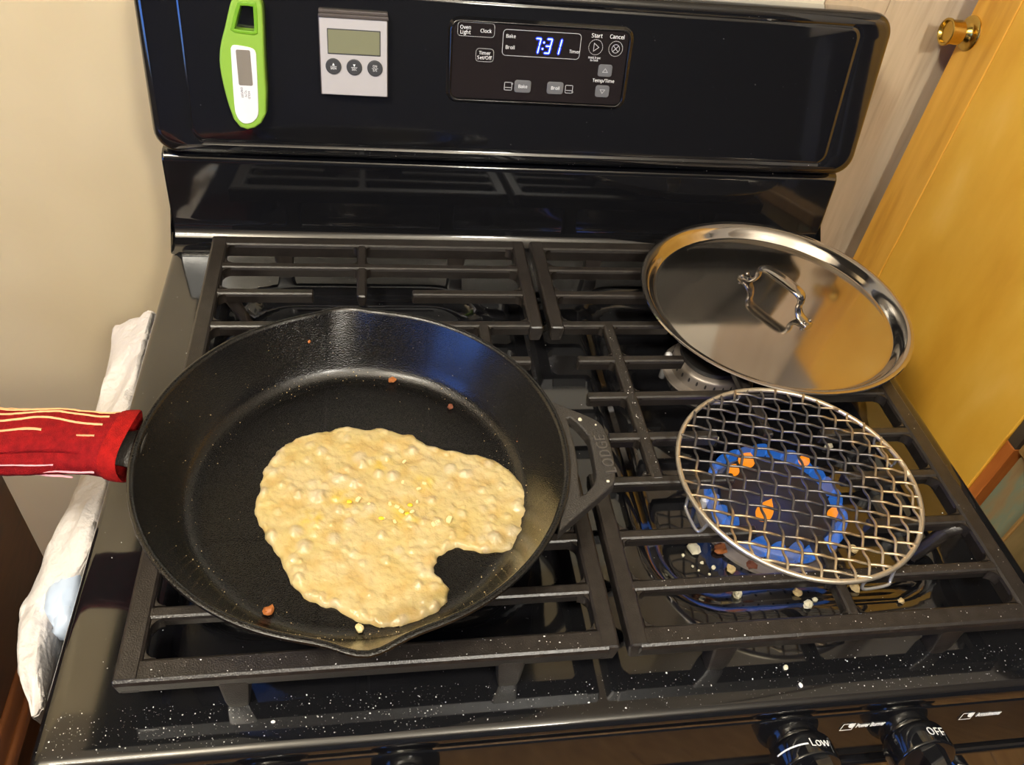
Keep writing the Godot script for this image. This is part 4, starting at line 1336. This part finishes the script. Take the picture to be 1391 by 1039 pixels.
# ---- lid
func lid() -> void:
	var c := Vector3(0.2415, 0.0428, 0.1985)
	var o := thing("pan_lid", "round polished steel pan lid with a loop handle lying on the right grate", "lid", c)
	var g := Geo.new()
	g.xf.origin = c
	var prof := [Vector2(0.0001, 0.0035), Vector2(0.06, 0.0025), Vector2(0.118, 0.0), Vector2(0.1235, 0.0008), Vector2(0.128, 0.0065), Vector2(0.1325, 0.0112), Vector2(0.1372, 0.0128), Vector2(0.1390, 0.0132),
		Vector2(0.1397, 0.0141), Vector2(0.1390, 0.0150), Vector2(0.1372, 0.0151), Vector2(0.1350, 0.0147), Vector2(0.1325, 0.0134), Vector2(0.1300, 0.0112), Vector2(0.1275, 0.0082), Vector2(0.1255, 0.0052), Vector2(0.1238, 0.0034), Vector2(0.1220, 0.0030)]
	for i in 14:
		var r := 0.120 * (1.0 - i / 13.0)
		prof.append(Vector2(maxf(r, 0.0001), 0.0032 + 0.0042 * (1.0 - pow(r / 0.120, 2.0))))
	g.lathe(prof, 128)
	obj("cover", g, M.steel, o, 30.0)
	# loop handle: two riveted feet, curved posts and a flat bridge
	var a := Vector3(0.2225, 0.0505, 0.150)
	var b := Vector3(0.2665, 0.0500, 0.2355)
	var mid := (a + b) / 2
	var ax := (b - a).normalized(); ax.y = 0; ax = ax.normalized()
	var H := 0.0255
	var P := func(u: float, y: float) -> Vector3: return Vector3(mid.x, 0.0495, mid.z) + ax * u + Vector3(0, y, 0)
	var pts := PackedVector3Array([P.call(-0.047, 0.0012), P.call(-0.040, 0.002), P.call(-0.033, 0.005), P.call(-0.0285, 0.012), P.call(-0.0285, 0.019), P.call(-0.0255, H - 0.001), P.call(-0.018, H + 0.001), P.call(0.0, H + 0.0018), P.call(0.018, H + 0.001), P.call(0.0255, H - 0.001), P.call(0.0285, 0.019), P.call(0.0285, 0.012), P.call(0.033, 0.005), P.call(0.040, 0.002), P.call(0.047, 0.0012)])
	var rads := [0.0058, 0.0066, 0.0058, 0.0046, 0.0050, 0.0062, 0.0074, 0.0078, 0.0074, 0.0062, 0.0050, 0.0046, 0.0058, 0.0066, 0.0058]
	var path := curve3(pts, 6)
	var rr := []
	for i in path.size():
		var t := float(i) / 6.0
		var k := mini(int(t), 13)
		rr.append(lerpf(rads[k], rads[k + 1], t - k))
	g = Geo.new()
	var sidev := Vector3.UP.cross(ax).normalized()
	# flattened section whose wide side stays level
	var loops := []
	for i in path.size():
		var t0 := path[maxi(i - 1, 0)]
		var t1 := path[mini(i + 1, path.size() - 1)]
		var d := (t1 - t0).normalized()
		var nn := d.cross(sidev).normalized()
		var l := PackedVector3Array()
		for j in 14:
			var w := TAU * j / 14
			l.append(path[i] + sidev * cos(w) * rr[i] + nn * sin(w) * minf(rr[i] * 0.5, 0.0032))
		loops.append(l)
	g.loft(loops)
	var h := obj("handle", g, M.steel, o, 60.0)
	for s in [-1, 1]:
		for k in [-1, 1]:
			var rv := Geo.new()
			rv.blob(P.call(s * 0.0435, 0.0045) + sidev * k * 0.0042, Vector3(0.0021, 0.0016, 0.0021), 12, 6)
			obj("rivet", rv, M.steel, h, 60.0)

# ---- wire rack
func rack() -> void:
	var c := Vector3(0.1725, 0.058, 0.4290)
	var R := 0.0985
	var o := thing("wire_rack", "round crimped wire rack with a heat-darkened centre over the lit burner", "rack", c)
	var rot := deg_to_rad(-14.5)
	var e1 := Vector3(cos(rot), 0, -sin(rot))
	var e2 := Vector3(sin(rot), 0, cos(rot))
	var n := FastNoiseLite.new(); n.seed = 12; n.frequency = 60.0
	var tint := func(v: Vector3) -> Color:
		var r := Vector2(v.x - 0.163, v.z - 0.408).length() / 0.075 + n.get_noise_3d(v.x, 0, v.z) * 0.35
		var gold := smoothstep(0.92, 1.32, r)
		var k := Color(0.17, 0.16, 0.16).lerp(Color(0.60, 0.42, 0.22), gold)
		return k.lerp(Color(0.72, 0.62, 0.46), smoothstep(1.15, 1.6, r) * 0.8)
	var pitch := 0.0125
	for set_ in 2:
		var u := e1 if set_ == 0 else e2
		var w := e2 if set_ == 0 else e1
		for i in range(-8, 9):
			var off := i * pitch + (0.002 if set_ == 0 else 0.004)
			if absf(off) > R - 0.004: continue
			var half := sqrt(R * R - off * off)
			var pts := PackedVector3Array()
			var t := -half
			while t <= half + 0.0001:
				var ph := sin(PI * (t - (0.004 if set_ == 0 else 0.002)) / pitch + PI * i + (PI / 2 if set_ == 0 else -PI / 2))
				pts.append(c + w * off + u * t + Vector3(0, 0.0014 * ph, 0) + w * 0.0006 * ph)
				t += minf(pitch / 8.0, maxf(half + 0.0001 - t, 0.0002))
			var g := Geo.new()
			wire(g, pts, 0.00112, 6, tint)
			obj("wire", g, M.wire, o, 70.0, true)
	var rim := PackedVector3Array()
	for i in 96: rim.append(c + Vector3(cos(TAU * i / 96) * R, -0.0008, sin(TAU * i / 96) * R))
	var g := Geo.new()
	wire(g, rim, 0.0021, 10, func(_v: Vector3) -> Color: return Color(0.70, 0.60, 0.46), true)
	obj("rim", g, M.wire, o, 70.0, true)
	for a in [2.85, 1.28, -0.29, -1.86]:
		var out := Vector3(cos(a), 0, sin(a))
		var sd := Vector3(-sin(a), 0, cos(a))
		var f := Geo.new()
		var y0 := c + out * (R - 0.001)
		var low := -c.y + 0.0440
		wire(f, curve3(PackedVector3Array([y0 - sd * 0.014, y0 - sd * 0.013 + out * 0.003 + Vector3(0, low * 0.8, 0), y0 - sd * 0.009 + out * 0.005 + Vector3(0, low, 0), y0 + sd * 0.009 + out * 0.002 + Vector3(0, low, 0), y0 + sd * 0.013 + Vector3(0, low * 0.8, 0), y0 + sd * 0.014]), 4), 0.0013, 8, func(_v: Vector3) -> Color: return Color(0.62, 0.60, 0.58))
		obj("foot", f, M.wire, o, 70.0, true)

func wire(g: Geo, pts: PackedVector3Array, r: float, n: int, tint: Callable, closed := false) -> void:
	var first := g.p.size()
	g.tube(pts, r, n, closed)
	for i in range(first, g.p.size()): g.c[i] = tint.call(g.p[i])

# ---- thermometer and timer stuck to the console
func gadgets() -> void:
	var o := thing("food_thermometer", "lime green folding food thermometer with a white face hanging on the console", "thermometer", con(-0.285, 0.09).origin)
	var outer := smooth_loop(PackedVector2Array([Vector2(-0.2853, 0.0316), Vector2(-0.2745, 0.0355), Vector2(-0.2672, 0.0455), Vector2(-0.2652, 0.0600), Vector2(-0.2645, 0.0940), Vector2(-0.2633, 0.1250), Vector2(-0.2632, 0.1450), Vector2(-0.2690, 0.1508), Vector2(-0.2800, 0.1508), Vector2(-0.2872, 0.1465), Vector2(-0.2955, 0.1230), Vector2(-0.3015, 0.1050), Vector2(-0.3035, 0.0880), Vector2(-0.3010, 0.0640), Vector2(-0.2965, 0.0430), Vector2(-0.2925, 0.0350)]), 4)
	var hole := smooth_loop(PackedVector2Array([Vector2(-0.2865, 0.1222), Vector2(-0.2725, 0.1214), Vector2(-0.2707, 0.1225), Vector2(-0.2700, 0.1400), Vector2(-0.2712, 0.1420), Vector2(-0.2795, 0.1422), Vector2(-0.2815, 0.1405), Vector2(-0.2872, 0.1240)]), 4)
	var hc := Vector2(-0.2775, 0.131)
	outer = Geo.inset(outer, -0.0011) if (outer[1] - outer[0]).cross(outer[2] - outer[0]) > 0 else Geo.inset(outer, 0.0011)
	var A := PackedVector2Array(); var B := PackedVector2Array()
	for i in 140:
		var t := TAU * i / 140
		# more rays towards the long lower end
		var a := t + 0.55 * sin(t + PI / 2)
		A.append(reach(outer, hc, a)); B.append(reach(hole, hc, a))
	var g := Geo.new()
	g.xf = con(0, 0)
	g.ring(A, B, 0.0006, 0.0145, 0.0022)
	obj("body", g, M.green, o, 45.0)
	var rimo := Geo.inset(B, -0.0034)
	g = Geo.new(); g.xf = con(0, 0)
	g.ring(rimo, B, 0.012, 0.0152, 0.0008)
	obj("hanging_eye", g, M.green_dark, o, 45.0)
	g = Geo.new(); g.xf = con(0, 0)
	g.prism(smooth_loop(PackedVector2Array([Vector2(-0.2860, 0.0365), Vector2(-0.2795, 0.0380), Vector2(-0.2738, 0.0440), Vector2(-0.2722, 0.0550), Vector2(-0.2706, 0.0950), Vector2(-0.2708, 0.1030), Vector2(-0.2735, 0.1062), Vector2(-0.2800, 0.1076), Vector2(-0.2895, 0.1084), Vector2(-0.2925, 0.1060), Vector2(-0.2932, 0.1000), Vector2(-0.2946, 0.0550), Vector2(-0.2935, 0.0440), Vector2(-0.2905, 0.0388)]), 3), 0.012, 0.0153, 0.0006)
	var f := obj("face", g, M.white, o, 45.0)
	g = Geo.new(); g.xf = con(0, 0)
	g.prism(rrect(-0.2886, -0.2757, 0.0726, 0.1046, 0.0015, 3), 0.0150, 0.0156, 0.0002)
	obj("display", g, M.grey_lcd, f, 45.0)
	var xt := con(-0.2790, 0.0630, 0.0154)
	for i in 3:
		var x := xt
		x.origin = con(-0.2800 - i * 0.0032, 0.0640 + i * 0.0010, 0.0154).origin
		x.basis = xt.basis * Basis(Vector3(0, 0, 1), -PI / 2)
		text(f, ["HOLD", "°C/°F", "ON/OFF"][i], x, 0.0019, M.print_dark)
	# timer
	var k := thing("kitchen_timer", "silver and grey digital kitchen timer stuck on the console", "timer", con(-0.18, 0.1).origin)
	g = Geo.new(); g.xf = con(0, 0)
	g.prism(rrect(-0.2128, -0.1482, 0.0668, 0.1395, 0.001, 2), 0.0006, 0.0112, 0.0006)
	obj("body", g, M.timer_body, k, 30.0)
	g = Geo.new(); g.xf = con(0, 0)
	g.prism(rrect(-0.2120, -0.1478, 0.1368, 0.1402, 0.0008, 2), 0.0004, 0.0140, 0.0008)
	g.prism(rrect(-0.2125, -0.1482, 0.1400, 0.1432, 0.0008, 2), 0.0004, 0.0090, 0.0008)
	obj("top_edge", g, M.timer_body, k, 30.0)
	g = Geo.new(); g.xf = con(0, 0)
	g.prism(rrect(-0.2118, -0.1492, 0.0676, 0.1366, 0.0006, 2), 0.0100, 0.0124, 0.0003)
	var fp := obj("face", g, M.silver, k, 30.0)
	g = Geo.new(); g.xf = con(0, 0)
	g.prism(rrect(-0.2050, -0.1553, 0.1047, 0.1275, 0.0006, 2), 0.0118, 0.0127, 0.0002)
	obj("display_frame", g, M.rubber, fp, 30.0)
	g = Geo.new(); g.xf = con(0, 0)
	g.prism(rrect(-0.2042, -0.1562, 0.1057, 0.1265, 0.0004, 2), 0.0118, 0.0130, 0.0002)
	obj("display", g, M.olive_lcd, fp, 30.0)
	var words := [["MIN", 1.0], ["SEC", -1.0], ["S/S", 0.0]]
	for i in 3:
		var cx := -0.2000 + i * 0.0196
		g = Geo.new(); g.xf = con(0, 0)
		g.prism(circle(Vector2(cx, 0.0938), 0.0074, 28), 0.0118, 0.0138, 0.0007)
		var bt := obj("button", g, M.rubber, k, 45.0)
		text(bt, words[i][0], con(cx, 0.0921, 0.0139), 0.0021, M.print)
		var tg := Geo.new(); tg.xf = con(0, 0)
		tg.quad(Vector3(cx - 0.0030, 0.0937, 0.0140), Vector3(cx + 0.0030, 0.0937, 0.0140), Vector3(cx + 0.0030, 0.0940, 0.0140), Vector3(cx - 0.0030, 0.0940, 0.0140))
		var s: float = words[i][1]
		if s != 0.0:
			var y := 0.0957
			if s > 0: tg.tri(Vector3(cx - 0.0012, y - 0.001, 0.0140), Vector3(cx + 0.0012, y - 0.001, 0.0140), Vector3(cx, y + 0.0014, 0.0140))
			else: tg.tri(Vector3(cx - 0.0012, y + 0.001, 0.0140), Vector3(cx, y - 0.0014, 0.0140), Vector3(cx + 0.0012, y + 0.001, 0.0140))
		else: text(bt, "ON", con(cx, 0.0958, 0.0139), 0.0021, M.print)
		obj("mark", tg, M.print, bt)

# ---- crumbs and flour
func crumb(at: Vector3, r: float, m: Material, called: String, label: String, category: String, group: String, seed: int) -> void:
	var g := Geo.new()
	g.blob(Vector3(0, r * 0.55, 0), Vector3(r, r * 0.62, r * 0.85), 9, 6, 0.45, seed)
	var o := obj(called, g, m, null, 35.0)
	o.position = at + Vector3(0, T, 0)
	o.rotation.y = seed * 1.3
	tag(o, label, category, group)

func crumbs() -> void:
	# in the pan
	var y := 0.0486
	crumb(Vector3(-0.235, y, 0.520), 0.0040, M.crumb_brown, "food_crumb", "large orange brown crumb on the skillet floor left of the flatbread's lower edge", "crumb", "", 3)
	crumb(Vector3(-0.177, y, 0.5365), 0.0034, M.flake, "food_crumb", "round pale dough crumb on the skillet floor just below the flatbread", "crumb", "", 4)
	crumb(Vector3(-0.150, y + 0.0015, 0.307), 0.0034, M.crumb_brown, "food_crumb", "brown crumb at the back of the skillet floor below the back pouring lip", "crumb", "", 5)
	crumb(Vector3(-0.103, y + 0.001, 0.339), 0.0028, M.crumb_dark, "food_crumb", "reddish brown crumb at the back right of the skillet floor", "crumb", "", 6)
	crumb(Vector3(-0.050, y + 0.008, 0.385), 0.0034, M.crumb_brown, "food_crumb", "curled orange crumb on the right wall of the skillet above the flatbread", "crumb", "", 7)
	crumb(Vector3(-0.218, y + 0.0315, 0.290), 0.0016, M.crumb_brown, "food_crumb", "tiny orange crumb stuck on the back left wall of the skillet", "crumb", "", 8)
	# round the lit burner
	var i := 20
	var lit := [
		[0.095, 0.450, 0.0058, 0, "large pale crumb on the cooktop left of the lit burner, leftmost of the big ones"],
		[0.118, 0.452, 0.0060, 2, "large browned crumb on the cooktop just left of the lit burner's grey rim"],
		[0.121, 0.471, 0.0042, 1, "tan crumb on the cooktop below the browned crumb left of the lit burner"],
		[0.140, 0.469, 0.0046, 3, "dark toasted crumb on the cooktop under the front left rim of the wire rack"],
		[0.119, 0.494, 0.0046, 0, "pale crumb just in front of the right grate's last crossbar, left of two others"],
		[0.169, 0.497, 0.0042, 1, "tan crumb in front of the right grate's last crossbar, middle of three in a row"],
		[0.168, 0.513, 0.0044, 0, "pale round crumb nearest the front rail of the right grate"],
		[0.221, 0.495, 0.0046, 1, "tan crumb on the cooktop just under the front rim of the wire rack"],
		[0.248, 0.515, 0.0030, 1, "small tan crumb in the right front opening of the right grate"],
		[0.107, 0.468, 0.0022, 0, "very small pale crumb between the large crumbs left of the lit burner"],
		[0.178, 0.507, 0.0022, 0, "very small pale crumb beside the round crumb near the right grate's front rail"],
		[0.264, 0.343, 0.0046, 0, "pale crumb under the back right part of the wire rack"],
		[0.237, 0.458, 0.0044, 1, "tan crumb under the right front part of the wire rack"],
		[0.152, 0.330, 0.0046, 0, "pale crumb under the back left edge of the wire rack"]]
	for q in lit:
		i += 1
		crumb(Vector3(q[0], cook_y(q[0], q[1]), q[1]), q[2], [M.crumb_pale, M.crumb_tan, M.crumb_brown, M.crumb_dark][q[3]], "burnt_crumb", q[4], "crumb", "crumbs around the lit burner", i)
	for q in [[0.085, 0.455, 0.0016], [0.099, 0.463, 0.0016], [0.090, 0.466, 0.0013], [0.102, 0.474, 0.0012], [0.094, 0.470, 0.0011]]:
		i += 1
		crumb(Vector3(q[0], cook_y(q[0], q[1]), q[1]), q[2], M.crumb_pale, "crumb_speck", "tiny pale speck of dough scattered left of the lit burner", "crumb", "tiny dough specks left of the lit burner", i)
	# bits on the helper handle
	for q in [[-0.0105, 0.3985, 0.0017], [-0.0015, 0.459, 0.0013], [0.001, 0.404, 0.0009]]:
		i += 1
		crumb(Vector3(q[0], 0.0957, q[1]), q[2], M.crumb_pale, "pale_crumb", "tiny pale crumb on the skillet's helper handle", "crumb", "crumbs on the helper handle", i)
	# lumps on the front edge of the cooktop and on the corner of the right grate
	crumb(Vector3(0.130, 0, 0.562), 0.0021, M.crumb_pale, "dough_bit", "small pale dough bit on the cooktop front strip above the Low knob", "crumb", "", 61)
	crumb(Vector3(0.136, 0, 0.576), 0.0018, M.flour, "dough_bit", "round white dough bit at the very front edge of the cooktop above the knobs", "crumb", "", 62)
	crumb(Vector3(-0.233, 0, 0.572), 0.0013, M.flour, "dough_bit", "white flour lump at the front edge of the cooktop left of the middle", "crumb", "", 63)
	# flour dust over the cooktop and the grates
	var r := RandomNumberGenerator.new(); r.seed = 99
	var g := Geo.new()
	for k in 2300:
		var x := r.randf_range(-0.37, 0.37)
		var z := r.randf_range(0.08, 0.585)
		if k > 900: z = r.randf_range(0.555, 0.584)
		if k > 1900: x = r.randf_range(-0.375, -0.12); z = r.randf_range(0.555, 0.584)
		if k > 2300: x = r.randf_range(0.03, 0.30); z = r.randf_range(0.43, 0.545)
		if k > 2500: x = -0.352 + r.randfn(0, 0.01); z = r.randf_range(0.45, 0.58)
		if absf(x) > 0.374: continue
		var s := 0.0001 + 0.0004 * pow(r.randf(), 6.0)
		if r.randf() < 0.012: s = r.randf_range(0.0004, 0.0008)
		speck(g, Vector3(x, cook_y(x, z) + s * 0.4, z), s, r)
	for k in 420:                                             # on the iron
		var q := r.randi() % 5
		var x := r.randf_range(0.02, 0.325)
		var z := r.randf_range(0.545, 0.557)
		if q == 1: x = r.randf_range(0.312, 0.323); z = r.randf_range(0.2, 0.55)
		if q == 2: x = -r.randf_range(0.02, 0.32)
		if q == 3: z = 0.5115 + r.randf_range(-0.003, 0.003)
		if q == 4: x = 0.0615 + r.randf_range(-0.003, 0.003); z = r.randf_range(0.23, 0.41)
		var s := 0.00016 + 0.0005 * pow(r.randf(), 4.0)
		speck(g, Vector3(x, 0.0427, z), s, r)
	for k in 130:                                             # on the console and the riser
		var v := r.randf_range(0.004, 0.165)
		var s := 0.00014 + 0.0003 * pow(r.randf(), 4.0)
		if k > 80: v = r.randf_range(0.0, 0.012)
		speck(g, con(r.randf_range(-0.33, 0.34), v, 0.0003).origin, s, r)
	var o := obj("flour_dust", g, M.flour, null, 10.0, false, Vector3(0, 0, 0.3))
	tag(o, "white flour dust scattered over the black cooktop and the grates", "flour", "", "stuff")

func speck(g: Geo, at: Vector3, s: float, r: RandomNumberGenerator) -> void:
	var a := r.randf() * TAU
	var e := Vector3(cos(a), 0, sin(a)) * s * r.randf_range(0.8, 1.5)
	var f := Vector3(-sin(a), 0, cos(a)) * s * r.randf_range(0.7, 1.1)
	var u := Vector3(0, s * 0.8, 0)
	g.tri(at + e, at - f, at + u); g.tri(at - f, at - e, at + u); g.tri(at - e, at + f, at + u); g.tri(at + f, at + e, at + u)
